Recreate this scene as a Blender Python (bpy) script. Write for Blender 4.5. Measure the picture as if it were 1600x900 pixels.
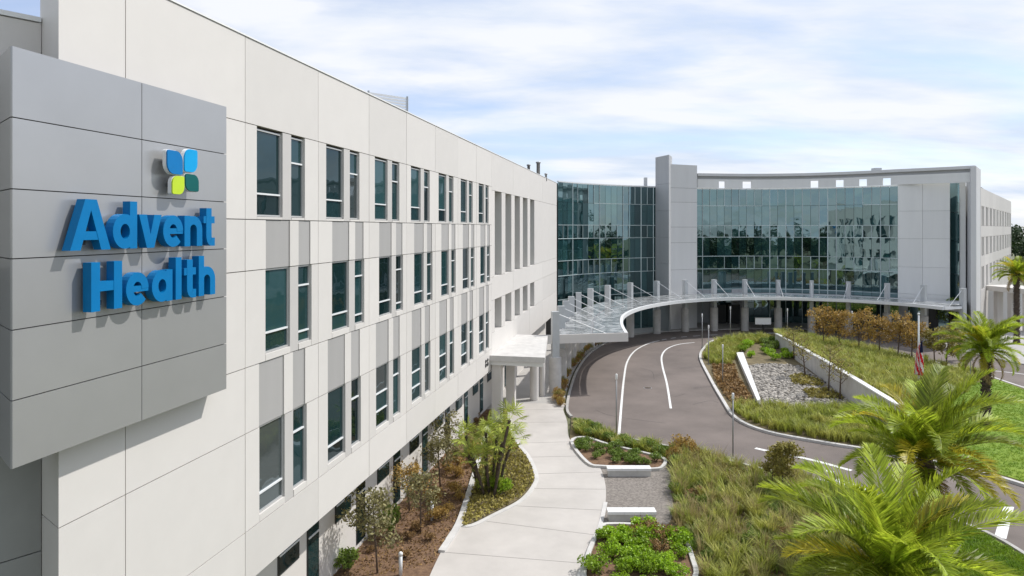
import bpy, bmesh, math, random
import numpy as np
from mathutils import Vector, Matrix
R = math.radians
random.seed(7); rng = np.random.default_rng(11)
scene = bpy.context.scene
for o in list(bpy.data.objects): bpy.data.objects.remove(o)
C = scene.collection
# ---------------------------------------------------------------- camera, sky, sun
F = 1066.0; CAM = 14.2; HZ = 357.0
cam = bpy.data.cameras.new('camera'); cam.lens = 24.0; cam.sensor_width = 36.0
cam.shift_y = -(450-HZ)/1600.0; cam.clip_end = 3000
camo = bpy.data.objects.new('camera', cam); C.objects.link(camo)
camo.location = (0, 0, CAM); camo.rotation_euler = (R(90), 0, 0); scene.camera = camo
SUN_EL = R(50); SDIR = Vector((.93*math.cos(SUN_EL), .368*math.cos(SUN_EL), math.sin(SUN_EL)))
world = bpy.data.worlds.new('World'); scene.world = world; world.use_nodes = True
def build_sky():
    nt = world.node_tree; N = nt.nodes; L = nt.links; N.clear()
    out = N.new('ShaderNodeOutputWorld'); bg = N.new('ShaderNodeBackground'); bg.inputs[1].default_value = .13
    sky = N.new('ShaderNodeTexSky'); sky.sky_type = 'NISHITA'; sky.sun_disc = False
    sky.sun_elevation = SUN_EL; sky.sun_rotation = math.atan2(SDIR.x, SDIR.y); sky.air_density = 1.0; sky.dust_density = .6; sky.ozone_density = 1.5
    tc = N.new('ShaderNodeTexCoord'); sp = N.new('ShaderNodeSeparateXYZ'); L.new(tc.outputs['Generated'], sp.inputs[0])
    zc = N.new('ShaderNodeMath'); zc.operation = 'MAXIMUM'; L.new(sp.outputs[2], zc.inputs[0]); zc.inputs[1].default_value = 0
    za = N.new('ShaderNodeMath'); za.operation = 'ADD'; L.new(zc.outputs[0], za.inputs[0]); za.inputs[1].default_value = .16
    dx = N.new('ShaderNodeMath'); dx.operation = 'DIVIDE'; L.new(sp.outputs[0], dx.inputs[0]); L.new(za.outputs[0], dx.inputs[1])
    dy = N.new('ShaderNodeMath'); dy.operation = 'DIVIDE'; L.new(sp.outputs[1], dy.inputs[0]); L.new(za.outputs[0], dy.inputs[1])
    cb = N.new('ShaderNodeCombineXYZ'); L.new(dx.outputs[0], cb.inputs[0]); L.new(dy.outputs[0], cb.inputs[1]); cb.inputs[2].default_value = 3.7
    mp = N.new('ShaderNodeMapping'); mp.inputs['Rotation'].default_value = (0, 0, R(-14)); mp.inputs['Scale'].default_value = (.62, 1.25, 1); L.new(cb.outputs[0], mp.inputs[0])
    n1 = N.new('ShaderNodeTexNoise'); n1.inputs['Scale'].default_value = 1.15; n1.inputs['Detail'].default_value = 9; n1.inputs['Roughness'].default_value = .56; n1.inputs['Distortion'].default_value = .35
    L.new(mp.outputs[0], n1.inputs['Vector'])
    rp = N.new('ShaderNodeValToRGB'); rp.color_ramp.elements[0].position = .36; rp.color_ramp.elements[0].color = (.38, .38, .38, 1); rp.color_ramp.elements[1].position = .56; rp.color_ramp.elements[1].color = (.97, .97, .97, 1); L.new(n1.outputs[0], rp.inputs[0])
    n2 = N.new('ShaderNodeTexNoise'); n2.inputs['Scale'].default_value = 2.3; n2.inputs['Detail'].default_value = 6; L.new(mp.outputs[0], n2.inputs['Vector'])
    cr = N.new('ShaderNodeValToRGB'); cr.color_ramp.elements[0].position = .35; cr.color_ramp.elements[0].color = (4.7, 5.35, 6.4, 1); cr.color_ramp.elements[1].position = .6; cr.color_ramp.elements[1].color = (6.4, 6.55, 6.9, 1); L.new(n2.outputs[0], cr.inputs[0])
    br = N.new('ShaderNodeMixRGB'); br.blend_type = 'MULTIPLY'; br.inputs[0].default_value = 1; br.inputs[2].default_value = (1.0, 1.02, 1.18, 1); L.new(sky.outputs[0], br.inputs[1])
    mx = N.new('ShaderNodeMixRGB'); L.new(rp.outputs[0], mx.inputs[0]); L.new(br.outputs[0], mx.inputs[1]); L.new(cr.outputs[0], mx.inputs[2])
    L.new(mx.outputs[0], bg.inputs[0]); L.new(bg.outputs[0], out.inputs[0])
build_sky()
sl = bpy.data.lights.new('sun', 'SUN'); sl.energy = 3.5; sl.angle = R(.9); sl.color = (1, .97, .925)
so = bpy.data.objects.new('sun', sl); C.objects.link(so); so.location = (60, 20, 80)
so.rotation_euler = SDIR.to_track_quat('Z', 'Y').to_euler()
vs = scene.view_settings; vs.view_transform = 'Standard'; vs.look = 'None'; vs.exposure = .2; vs.gamma = 1
# ---------------------------------------------------------------- materials
def newmat(name):
    m = bpy.data.materials.new(name); m.use_nodes = True; return m, m.node_tree.nodes, m.node_tree.links, m.node_tree.nodes['Principled BSDF']
def mat(name, col, rough=.6, var=.08, scale=3.0, metal=0, bump=0, bscale=40, objrand=0, island=0, streak=False, col2=None, spec=.5, trans=0):
    m, N, L, b = newmat(name); b.inputs['Roughness'].default_value = rough; b.inputs['Metallic'].default_value = metal; b.inputs['Specular IOR Level'].default_value = spec
    tc = N.new('ShaderNodeTexCoord'); nz = N.new('ShaderNodeTexNoise'); nz.inputs['Scale'].default_value = scale; nz.inputs['Detail'].default_value = 7; nz.inputs['Roughness'].default_value = .62
    vec = tc.outputs['Object']
    if streak:
        mp = N.new('ShaderNodeMapping'); mp.inputs['Scale'].default_value = (1, 1, .12); L.new(vec, mp.inputs[0]); vec = mp.outputs[0]
    L.new(vec, nz.inputs['Vector'])
    rp = N.new('ShaderNodeValToRGB'); e = rp.color_ramp.elements; e[0].position = .3; e[1].position = .7
    c2 = col2 or tuple(min(1, c*(1+var)) for c in col); c1 = col if col2 else tuple(c*(1-var) for c in col)
    e[0].color = (*c1, 1); e[1].color = (*c2, 1); L.new(nz.outputs[0], rp.inputs[0]); outc = rp.outputs[0]
    for amt, src in ((objrand, 'o'), (island, 'i')):
        if not amt: continue
        if src == 'o': g = N.new('ShaderNodeObjectInfo'); s = g.outputs['Random']
        else: g = N.new('ShaderNodeNewGeometry'); s = g.outputs['Random Per Island']
        mr = N.new('ShaderNodeMapRange'); mr.inputs[3].default_value = 1-amt; mr.inputs[4].default_value = 1+amt; L.new(s, mr.inputs[0])
        mm = N.new('ShaderNodeMixRGB'); mm.blend_type = 'MULTIPLY'; mm.inputs[0].default_value = 1; L.new(outc, mm.inputs[1]); L.new(mr.outputs[0], mm.inputs[2]); outc = mm.outputs[0]
    L.new(outc, b.inputs['Base Color'])
    if bump:
        bz = N.new('ShaderNodeTexNoise'); bz.inputs['Scale'].default_value = bscale; bz.inputs['Detail'].default_value = 5; L.new(tc.outputs['Object'], bz.inputs['Vector'])
        bp = N.new('ShaderNodeBump'); bp.inputs['Strength'].default_value = bump; bp.inputs['Distance'].default_value = .02; L.new(bz.outputs[0], bp.inputs['Height']); L.new(bp.outputs[0], b.inputs['Normal'])
    if trans:
        tr = N.new('ShaderNodeBsdfTranslucent'); L.new(outc, tr.inputs[0]); ms = N.new('ShaderNodeMixShader'); ms.inputs[0].default_value = trans
        L.new(b.outputs[0], ms.inputs[1]); L.new(tr.outputs[0], ms.inputs[2]); L.new(ms.outputs[0], N['Material Output'].inputs[0])
    return m
def glassmat(name, base, tint, refl, wob=.02, wscale=.5):
    m, N, L, b = newmat(name); b.inputs['Roughness'].default_value = .3; b.inputs['Specular IOR Level'].default_value = 0
    oi = N.new('ShaderNodeObjectInfo'); rp = N.new('ShaderNodeValToRGB'); rp.color_ramp.elements[0].color = (*[c*.25 for c in base], 1); rp.color_ramp.elements[1].color = (*[c*2.6 for c in base], 1)
    L.new(oi.outputs['Random'], rp.inputs[0]); L.new(rp.outputs[0], b.inputs['Base Color'])
    gl = N.new('ShaderNodeBsdfGlossy'); gl.inputs['Roughness'].default_value = .015; gl.inputs['Color'].default_value = (*tint, 1)
    fr = N.new('ShaderNodeFresnel'); fr.inputs[0].default_value = 1.5
    mr = N.new('ShaderNodeMapRange'); mr.inputs[3].default_value = refl; mr.inputs[4].default_value = 1; L.new(fr.outputs[0], mr.inputs[0])
    tc = N.new('ShaderNodeTexCoord'); nz = N.new('ShaderNodeTexNoise'); nz.inputs['Scale'].default_value = wscale; nz.inputs['Detail'].default_value = 2; L.new(tc.outputs['Object'], nz.inputs['Vector'])
    bp = N.new('ShaderNodeBump'); bp.inputs['Strength'].default_value = wob; bp.inputs['Distance'].default_value = 1; L.new(nz.outputs[0], bp.inputs['Height']); L.new(bp.outputs[0], gl.inputs['Normal'])
    ms = N.new('ShaderNodeMixShader'); L.new(mr.outputs[0], ms.inputs[0]); L.new(b.outputs[0], ms.inputs[1]); L.new(gl.outputs[0], ms.inputs[2]); L.new(ms.outputs[0], N['Material Output'].inputs[0])
    return m
M = {}
M['panel'] = mat('painted_panel', (.64, .612, .575), .62, .022, 1.0, bump=.05, bscale=60, objrand=.045)
M['post'] = mat('shaded_window_post', (.52, .50, .475), .6, .03, 1, objrand=.03)  # wall tone greyed so the recess shade sits in the post colour
M['panelgrey'] = mat('grey_spandrel', (.385, .375, .362), .55, .04, 1.2, objrand=.05, streak=True)
M['panelfar'] = mat('pale_panel', (.70, .70, .68), .6, .035, .8, objrand=.03, streak=True)
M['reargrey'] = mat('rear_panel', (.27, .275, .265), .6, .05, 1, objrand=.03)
M['roadkerb'] = mat('road_kerb', (.40, .385, .36), .85, .2, 1.5, bump=.2)
M['joint'] = mat('slab_joint', (.29, .27, .25), .9)
M['core'] = mat('joint_dark', (.06, .058, .055), .9)
M['tower'] = mat('tower_panel', (.60, .60, .595), .6, .04, .7, streak=True, objrand=.03)
M['fin'] = mat('fin_panel', (.42, .425, .43), .55, .05, .7, streak=True)
M['silver'] = mat('silver_panel', (.43, .43, .43), .34, .03, .8, metal=.5, objrand=.03)
M['blue'] = mat('letter_blue', (.0, .165, .41), .5, .05, spec=.2)
M['petalblue'] = mat('petal_blue', (.0, .17, .45), .5, .04, spec=.25)
M['petalcyan'] = mat('petal_cyan', (.0, .34, .70), .5, .04, spec=.25)
M['petallime'] = mat('petal_lime', (.50, .68, .02), .4, .04)
M['petalteal'] = mat('petal_teal', (.0, .105, .10), .5, .04, spec=.25)
M['white'] = mat('white_paint', (.78, .78, .77), .5, .03)
M['frame'] = mat('window_frame', (.50, .50, .49), .4, .04, metal=.3)
M['mullion'] = mat('mullion_metal', (.50, .58, .58), .4, .05, metal=.2, objrand=.25)
M['steel'] = mat('painted_steel', (.50, .52, .53), .42, .05, 2, metal=.2)
M['steelwhite'] = mat('white_steel', (.74, .75, .75), .45, .04)
M['glass'] = glassmat('window_glass', (.010, .028, .029), (.40, .49, .54), .10, .018, .6)
M['glassblind'] = glassmat('window_glass_blind', (.045, .052, .05), (.44, .53, .58), .15, .014, .6)
M['cglass'] = glassmat('curtain_glass', (.010, .032, .034), (.38, .53, .55), .42, .016, .35)
M['dark'] = mat('dark_opening', (.02, .022, .024), .4)
M['concrete'] = mat('walk_concrete', (.485, .455, .42), .8, .11, .35, bump=.15, bscale=50)
M['concrete2'] = mat('plaza_concrete', (.40, .385, .365), .8, .08, .5, bump=.15, bscale=50)
M['kerb'] = mat('kerb_concrete', (.55, .535, .51), .8, .13, 1.5, bump=.15)
M['asphalt'] = mat('asphalt', (.162, .134, .118), .88, .24, .2, bump=.3, bscale=90)
M['line'] = mat('road_paint', (.72, .72, .70), .7, .12, 3)
M['mulch'] = mat('mulch', (.10, .055, .033), .95, .4, 6, bump=1, bscale=30, col2=(.24, .145, .08))
M['gravel'] = mat('gravel', (.12, .105, .092), .95, .3, 9, bump=.9, bscale=60, col2=(.33, .295, .26))
M['soil'] = mat('ground_cover_soil', (.11, .085, .045), .95, .4, 1.2, bump=.8, bscale=20, col2=(.20, .16, .08))
M['lawn'] = mat('lawn', (.12, .22, .012), .9, .2, .5, bump=1, bscale=60, col2=(.22, .30, .02))
M['terrain'] = mat('terrain', (.10, .11, .05), .95, .3, .05, col2=(.15, .15, .08))
M['rock'] = mat('river_rock', (.30, .275, .24), .85, .2, 6, island=.65)
M['grassblade'] = mat('ornamental_grass', (.27, .34, .04), .6, .3, .45, island=.5, col2=(.50, .47, .12), trans=.3)
M['tanblade'] = mat('tan_grass', (.36, .29, .13), .7, .3, .5, island=.4, col2=(.48, .40, .18), trans=.3)
M['sedgeblade'] = mat('sedge', (.16, .26, .035), .6, .3, .8, island=.4, col2=(.30, .38, .07), trans=.3)
M['lawnblade'] = mat('lawn_grass', (.15, .28, .012), .6, .2, .8, island=.35, col2=(.27, .37, .02), trans=.3)
M['brownleaf'] = mat('brown_groundcover', (.20, .11, .04), .75, .3, .8, island=.5, col2=(.36, .23, .09), trans=.2)
M['yellowcover'] = mat('yellow_groundcover', (.22, .19, .04), .75, .3, 1.2, island=.5, col2=(.38, .32, .08), trans=.2)
M['leafgreen'] = mat('leaf_green', (.12, .20, .025), .5, .3, 1.5, island=.45, col2=(.24, .32, .05), trans=.3)
M['leafbright'] = mat('leaf_bright', (.21, .36, .012), .5, .3, 2, island=.45, objrand=.25, col2=(.36, .52, .03), trans=.35)
M['leafolive'] = mat('leaf_olive', (.24, .23, .05), .6, .3, 1.5, island=.45, col2=(.36, .29, .08), trans=.3)
M['leafrust'] = mat('leaf_rust', (.36, .20, .045), .6, .3, 1.0, island=.45, col2=(.44, .32, .08), trans=.3)
M['leafpale'] = mat('leaf_pale', (.20, .185, .07), .6, .3, 1.5, island=.45, col2=(.30, .27, .12), trans=.3)
M['leafdark'] = mat('leaf_dark', (.022, .05, .014), .6, .3, .3, island=.45, col2=(.05, .085, .02), trans=.15)
M['palm'] = mat('palm_frond', (.26, .38, .025), .5, .3, .6, island=.45, objrand=.35, col2=(.46, .50, .045), trans=.5)
M['palmyel'] = mat('palm_frond_yellow', (.46, .43, .02), .45, .3, .6, island=.35, objrand=.2, col2=(.58, .48, .05), trans=.45)
M['palmdead'] = mat('palm_frond_dead', (.30, .20, .09), .7, .3, .8, island=.35, col2=(.40, .30, .14), trans=.2)
M['fan'] = mat('fan_leaf', (.23, .30, .035), .45, .3, 1, island=.3, objrand=.35, col2=(.42, .46, .08), trans=.3)
M['bark'] = mat('bark', (.13, .095, .07), .95, .35, 8, bump=.8, bscale=30)
M['palmbark'] = mat('palm_bark', (.075, .055, .04), .95, .5, 9, bump=1, bscale=25, island=.5)
M['poleM'] = mat('pole_metal', (.33, .33, .33), .45, .1, metal=.4)
M['red'] = mat('flag_red', (.72, .02, .05), .8, .08, trans=.4); M['fwhite'] = mat('flag_white', (.8, .8, .8), .8, .05, trans=.4); M['navy'] = mat('flag_navy', (.01, .015, .07), .8, .1)
def canopyglass():
    m, N, L, b = newmat('canopy_glass'); b.inputs['Roughness'].default_value = .12
    tc = N.new('ShaderNodeTexCoord'); nz = N.new('ShaderNodeTexNoise'); nz.inputs['Scale'].default_value = 1.3; nz.inputs['Detail'].default_value = 4; L.new(tc.outputs['Object'], nz.inputs['Vector'])
    rp = N.new('ShaderNodeValToRGB'); rp.color_ramp.elements[0].position = .4; rp.color_ramp.elements[0].color = (.22, .23, .23, 1); rp.color_ramp.elements[1].position = .62; rp.color_ramp.elements[1].color = (.56, .57, .57, 1); L.new(nz.outputs[0], rp.inputs[0]); L.new(rp.outputs[0], b.inputs['Base Color'])  # pale noise paints reflected streaks into the glass colour
    t = N.new('ShaderNodeBsdfTransparent'); ms = N.new('ShaderNodeMixShader'); ms.inputs[0].default_value = .86; L.new(t.outputs[0], ms.inputs[1]); L.new(b.outputs[0], ms.inputs[2]); L.new(ms.outputs[0], N['Material Output'].inputs[0])
    return m
M['cang'] = canopyglass()
# ---------------------------------------------------------------- helpers
def G(px, py, z=0.0):
    Z = (CAM-z)*F/(py-HZ); return Vector(((px-800)/F*Z, Z, z))
def AT(px, Z, z=0.0): return Vector(((px-800)/F*Z, Z, z))
def tag(o, label=None, cat=None, group=None, kind=None):
    if label: o['label'] = label
    if cat: o['category'] = cat
    if group: o['group'] = group
    if kind: o['kind'] = kind
    return o
def thing(name, label, cat, loc=(0, 0, 0), rz=0, group=None):
    o = bpy.data.objects.new(name, None); C.objects.link(o); o.location = loc; o.rotation_euler = (0, 0, rz); o.empty_display_size = .3
    return tag(o, label, cat, group)
def mk(name, V, Fc, m, smooth=False):
    me = bpy.data.meshes.new(name); me.from_pydata([tuple(v) for v in V], [], [tuple(f) for f in Fc]); me.update()
    ms = m if isinstance(m, (list, tuple)) else [m]
    for k in ms: me.materials.append(M[k] if isinstance(k, str) else k)
    if smooth: me.polygons.foreach_set('use_smooth', [True]*len(me.polygons))
    return me
def link(name, me, parent=None, loc=(0, 0, 0), rot=(0, 0, 0)):
    o = bpy.data.objects.new(name, me); C.objects.link(o); o.parent = parent; o.location = loc; o.rotation_euler = rot; return o
def npmesh(name, V, Q, m, smooth=False):
    V = np.asarray(V, np.float32); Q = np.asarray(Q, np.int32); k = Q.shape[1]
    me = bpy.data.meshes.new(name); me.vertices.add(len(V)); me.vertices.foreach_set('co', V.ravel())
    me.loops.add(Q.size); me.loops.foreach_set('vertex_index', Q.ravel()); me.polygons.add(len(Q))
    me.polygons.foreach_set('loop_start', np.arange(0, Q.size, k, dtype=np.int32)); me.polygons.foreach_set('loop_total', np.full(len(Q), k, np.int32))
    if smooth: me.polygons.foreach_set('use_smooth', np.ones(len(Q), bool))
    me.update(calc_edges=True); me.materials.append(M[m] if isinstance(m, str) else m); return me
class MB:
    def __init__(s, origin=(0, 0, 0)): s.v = []; s.f = []; s.o = Vector(origin)
    def add(s, vs, fs):
        k = len(s.v); s.v += [Vector(v)-s.o for v in vs]; s.f += [tuple(i+k for i in f) for f in fs]; return s
    def box(s, x0, x1, y0, y1, z0, z1):
        return s.add([(x0, y0, z0), (x1, y0, z0), (x1, y1, z0), (x0, y1, z0), (x0, y0, z1), (x1, y0, z1), (x1, y1, z1), (x0, y1, z1)],
                     [(0, 3, 2, 1), (4, 5, 6, 7), (0, 1, 5, 4), (1, 2, 6, 5), (2, 3, 7, 6), (3, 0, 4, 7)])
    def prism(s, poly, z0, z1):
        a = sum(poly[i][0]*poly[(i+1) % len(poly)][1]-poly[(i+1) % len(poly)][0]*poly[i][1] for i in range(len(poly)))
        if a < 0: poly = poly[::-1]
        n = len(poly); zz0 = z0 if isinstance(z0, (list, tuple)) else [z0]*n; zz1 = z1 if isinstance(z1, (list, tuple)) else [z1]*n
        return s.add([(p[0], p[1], zz0[i]) for i, p in enumerate(poly)]+[(p[0], p[1], zz1[i]) for i, p in enumerate(poly)],
                     [tuple(range(n))[::-1], tuple(range(n, 2*n))]+[(i, (i+1) % n, n+(i+1) % n, n+i) for i in range(n)])
    def bar(s, a, b, w, h, up=(0, 0, 1)):
        a = Vector(a); b = Vector(b); d = (b-a).normalized(); up = Vector(up)
        if abs(d.dot(up)) > .99: up = Vector((0, 1, 0))
        x = d.cross(up).normalized(); y = x.cross(d).normalized()
        q = [x*(i*w/2)+y*(j*h/2) for i, j in ((-1, -1), (1, -1), (1, 1), (-1, 1))]
        return s.add([a+k for k in q]+[b+k for k in q], [(0, 3, 2, 1), (4, 5, 6, 7), (0, 1, 5, 4), (1, 2, 6, 5), (2, 3, 7, 6), (3, 0, 4, 7)])
    def tube(s, pts, rad, n=8):
        pts = [Vector(p) for p in pts]; rr = rad if isinstance(rad, (list, tuple)) else [rad]*len(pts); vs = []; fs = []
        for i, p in enumerate(pts):
            d = (pts[min(i+1, len(pts)-1)]-pts[max(i-1, 0)]).normalized(); u = Vector((1, 0, 0)) if abs(d.x) < .9 else Vector((0, 1, 0))
            x = d.cross(u).normalized(); y = d.cross(x)
            vs += [p+(x*math.cos(2*math.pi*k/n)+y*math.sin(2*math.pi*k/n))*rr[i] for k in range(n)]
        for i in range(len(pts)-1):
            fs += [(i*n+k, i*n+(k+1) % n, (i+1)*n+(k+1) % n, (i+1)*n+k) for k in range(n)]
        fs += [tuple(range(n))[::-1], tuple((len(pts)-1)*n+k for k in range(n))]
        return s.add(vs, fs)
    def fixn(s, me):
        bm = bmesh.new(); bm.from_mesh(me); bmesh.ops.recalc_face_normals(bm, faces=bm.faces); bm.to_mesh(me); bm.free(); return me
    def build(s, name, m, parent=None, smooth=False):
        return link(name, s.fixn(mk(name, s.v, s.f, m, smooth)), parent)
_bx = {}
def lbox(name, m, parent, x0, x1, y0, y1, z0, z1):
    """box piece, mesh shared between equal sizes"""
    key = (name, m, round(x1-x0, 3), round(y1-y0, 3), round(z1-z0, 3))
    if key not in _bx:
        a, b, c = (x1-x0)/2, (y1-y0)/2, (z1-z0)/2; q = MB(); q.box(-a, a, -b, b, -c, c); _bx[key] = mk(name, q.v, q.f, m)
    return link(name, _bx[key], parent, ((x0+x1)/2, (y0+y1)/2, (z0+z1)/2))
def spline(pts, n=6, closed=False):
    P = [Vector(p) for p in pts]; out = []; m = len(P)
    for i in range(m if closed else m-1):
        if closed: a, b, c, d = P[i-1], P[i], P[(i+1) % m], P[(i+2) % m]
        else: a, b, c, d = P[max(i-1, 0)], P[i], P[i+1], P[min(i+2, m-1)]
        for k in range(n):
            t = k/n; out.append(.5*((2*b)+(c-a)*t+(2*a-5*b+4*c-d)*t*t+(3*b-a-3*c+d)*t**3))
    if not closed: out.append(P[-1].copy())
    return out
def sheet(name, pts, z, m, kind='structure'):
    o = link(name, mk(name, [(p[0], p[1], z) for p in pts], [tuple(range(len(pts)))], m))
    if o.data.polygons[0].normal.z < 0: o.data.flip_normals()
    return tag(o, kind=kind)
def slab(name, pts, z0, z1, m, parent=None, kind='structure'):
    o = MB().prism([(p[0], p[1]) for p in pts], z0, z1).build(name, m, parent)
    return tag(o, kind=kind) if kind else o
def offset(pts, w, closed=False):
    n = len(pts); out = []
    for i in range(n):
        a = pts[i-1] if (closed or i > 0) else pts[i]; b = pts[(i+1) % n] if (closed or i < n-1) else pts[i]
        d = Vector((b[0]-a[0], b[1]-a[1])).normalized(); out.append(Vector((pts[i][0]-d.y*w, pts[i][1]+d.x*w, 0)))
    return out
def ribbon(mb, pts, w, z0, z1, closed=False):
    A = offset(pts, w/2, closed); B = offset(pts, -w/2, closed); n = len(pts); vs = []; fs = []
    for i in range(n): vs += [(A[i][0], A[i][1], z0), (A[i][0], A[i][1], z1), (B[i][0], B[i][1], z1), (B[i][0], B[i][1], z0)]
    for i in range(n if closed else n-1):
        a = 4*i; b = 4*((i+1) % n); fs += [(a, b, b+1, a+1), (a+1, b+1, b+2, a+2), (a+2, b+2, b+3, a+3), (a+3, b+3, b, a)]
    if not closed: fs += [(0, 1, 2, 3), tuple(4*(n-1)+k for k in (3, 2, 1, 0))]
    mb.add(vs, fs); return mb
def kerb(name, pts, w=.25, z1=.17, m='kerb', closed=False, z0=-.05):
    return tag(ribbon(MB(), pts, w, z0, z1, closed).build(name, m), kind='structure')
def inside(poly, x, y):
    X = np.array([p[0] for p in poly]); Y = np.array([p[1] for p in poly]); r = np.zeros(len(x), bool); j = len(X)-1
    for i in range(len(X)):
        c = ((Y[i] > y) != (Y[j] > y)) & (x < (X[j]-X[i])*(y-Y[i])/(Y[j]-Y[i]+1e-12)+X[i]); r ^= c; j = i
    return r
def scatter(poly, n, avoid=()):
    X = [p[0] for p in poly]; Y = [p[1] for p in poly]; out = np.zeros((0, 2)); k = 0
    while len(out) < n and k < 60:
        q = np.c_[rng.uniform(min(X), max(X), 2*n), rng.uniform(min(Y), max(Y), 2*n)]; ok = inside(poly, q[:, 0], q[:, 1])
        for a in avoid: ok &= ~inside(a, q[:, 0], q[:, 1])
        out = np.vstack([out, q[ok]]); k += 1
    return out[:n]
# ---------------------------------------------------------------- vegetation
def blades(P, h, nb, w, spread, name, m, lean=.5):
    """grass blades: P (n,3) clump bases; each blade two quads, bent outward"""
    n = len(P); base = np.repeat(P, nb, 0); k = n*nb; az = rng.uniform(0, 2*np.pi, k); hh = np.repeat(np.broadcast_to(h, (n,)), nb)*rng.uniform(.55, 1.1, k)
    dirx = np.c_[np.cos(az), np.sin(az), np.zeros(k)]; side = np.c_[-np.sin(az), np.cos(az), np.zeros(k)]
    b = base+dirx*(rng.uniform(0, spread, k)[:, None]); ln = rng.uniform(.15, lean, k)*hh
    z = np.array([0, 0, 1.0]); mid = b+dirx*(ln*.35)[:, None]+z*(hh*.6)[:, None]; tip = b+dirx*ln[:, None]+z*hh[:, None]*rng.uniform(.8, 1, k)[:, None]
    ws = (w*rng.uniform(.7, 1.3, k))[:, None]
    V = np.stack([b-side*ws*.5, b+side*ws*.5, mid+side*ws*.5, mid-side*ws*.5, tip+side*ws*.12, tip-side*ws*.12], 1).reshape(-1, 3)
    i = np.arange(k)[:, None]*6; Q = np.vstack([i+np.array([[0, 1, 2, 3]]), i+np.array([[3, 2, 4, 5]])])
    return npmesh(name, V, Q, m)
def leafquads(P, size, rnd=None, up=.3):
    rnd = rnd or rng; k = len(P); a = rnd.normal(size=(k, 3)); a /= np.linalg.norm(a, axis=1)[:, None]
    b = rnd.normal(size=(k, 3)); b[:, 2] *= .6; b -= a*(a*b).sum(1)[:, None]; b /= np.linalg.norm(b, axis=1)[:, None]
    s = (size*rnd.uniform(.6, 1.3, k))[:, None]
    V = np.stack([P-a*s*.55, P+b*s*.3, P+a*s*.55, P-b*s*.3], 1).reshape(-1, 3); Q = np.arange(4*k).reshape(-1, 4); return V, Q
def ballpts(n, r, rnd=None, hollow=.5):
    rnd = rnd or rng; d = rnd.normal(size=(n, 3)); d /= np.linalg.norm(d, axis=1)[:, None]; return d*(rnd.uniform(hollow**3, 1, n)**(1/3))[:, None]*np.array(r)
_shr = {}
def shrub_meshes(kind, m, n, size, clumps, h):
    for v in range(3):
        pts = []
        for c in range(clumps):
            a = rng.uniform(0, 6.28); rr = rng.uniform(.1, .62); cz = h*rng.uniform(.35, .75); cr = rng.uniform(.22, .42)
            pts.append(ballpts(n//clumps, (cr, cr, cr*h*.9), hollow=.35)+np.array([math.cos(a)*rr, math.sin(a)*rr, cz]))
        P = np.vstack(pts); P[:, 2] = np.maximum(P[:, 2], .03); V, Q = leafquads(P, size)
        st = MB()
        for c in range(7):
            a = rng.uniform(0, 6.28); st.tube([(0, 0, -.05), (math.cos(a)*.25, math.sin(a)*.25, h*.4), (math.cos(a)*.45, math.sin(a)*.45, h*.75)], [.03, .02, .01], 5)
        _shr[(kind, v)] = (npmesh(kind+'_leaves', V, Q, m), mk(kind+'_stems', st.v, st.f, 'bark'))
shrub_meshes('bright', 'leafbright', 900, .15, 9, .95)
shrub_meshes('green', 'leafgreen', 800, .14, 8, .9)
shrub_meshes('rust', 'leafrust', 700, .13, 9, 1.25)
shrub_meshes('olive', 'leafolive', 700, .13, 9, 1.1)
shrub_meshes('brown', 'brownleaf', 600, .12, 8, .8)
def shrub(kind, loc, s, label, group=None, sz=None, name='shrub'):
    v = random.randrange(3); t = thing(name, label, 'shrub', loc, random.uniform(0, 6.28), group); t.scale = (s, s, sz or s)
    link('foliage', _shr[(kind, v)][0], t); link('stem', _shr[(kind, v)][1], t); return t
def tree(loc, h, cr, label, leafm, nleaf, lsize, group=None, trunk_r=.06, bare=.3, name='young_tree', dens=.9, nbr=14, cat='tree'):
    t = thing(name, label, cat, loc, 0, group); tr = MB(); br = MB(); pts = []
    lean = Vector((random.uniform(-.1, .1), random.uniform(-.1, .1), 0))*h
    tr.tube([(0, 0, -.1), lean*.3+Vector((0, 0, h*.35)), lean*.7+Vector((0, 0, h*.7)), lean+Vector((0, 0, h*.93))], [trunk_r, trunk_r*.8, trunk_r*.5, trunk_r*.15], 7)
    for i in range(nbr):
        f = bare+(1-bare)*(i+.5)/nbr*.92; a = i*2.4+random.uniform(-.5, .5); p = lean*f+Vector((0, 0, h*f*.93)); L = cr*(1.05-abs(f-.55)*1.1)*random.uniform(.7, 1.15)
        e = p+Vector((math.cos(a)*L, math.sin(a)*L, L*random.uniform(.3, .9))); m_ = p.lerp(e, .5)+Vector((0, 0, -.06*L)); br.tube([p, m_, e], [trunk_r*.4, trunk_r*.25, trunk_r*.08], 5)
        for k in range(3):
            q = p.lerp(e, random.uniform(.4, .9)); e2 = q+Vector((random.uniform(-1, 1), random.uniform(-1, 1), random.uniform(.1, 1)))*L*.42; br.tube([q, e2], [trunk_r*.15, trunk_r*.05], 4); pts.append(np.array(e2)); pts.append(np.array(q.lerp(e2, .5)))
        pts.append(np.array(e)); pts.append(np.array(m_))
    pts = np.array(pts); P = pts[rng.integers(0, len(pts), nleaf)]+ballpts(nleaf, (cr*.26, cr*.26, cr*.24), hollow=.1)
    V, Q = leafquads(P, lsize); tr.build('trunk', 'bark', t, True); br.build('branches', 'bark', t); link('crown', npmesh('crown', V, Q, leafm), t); return t
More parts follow.
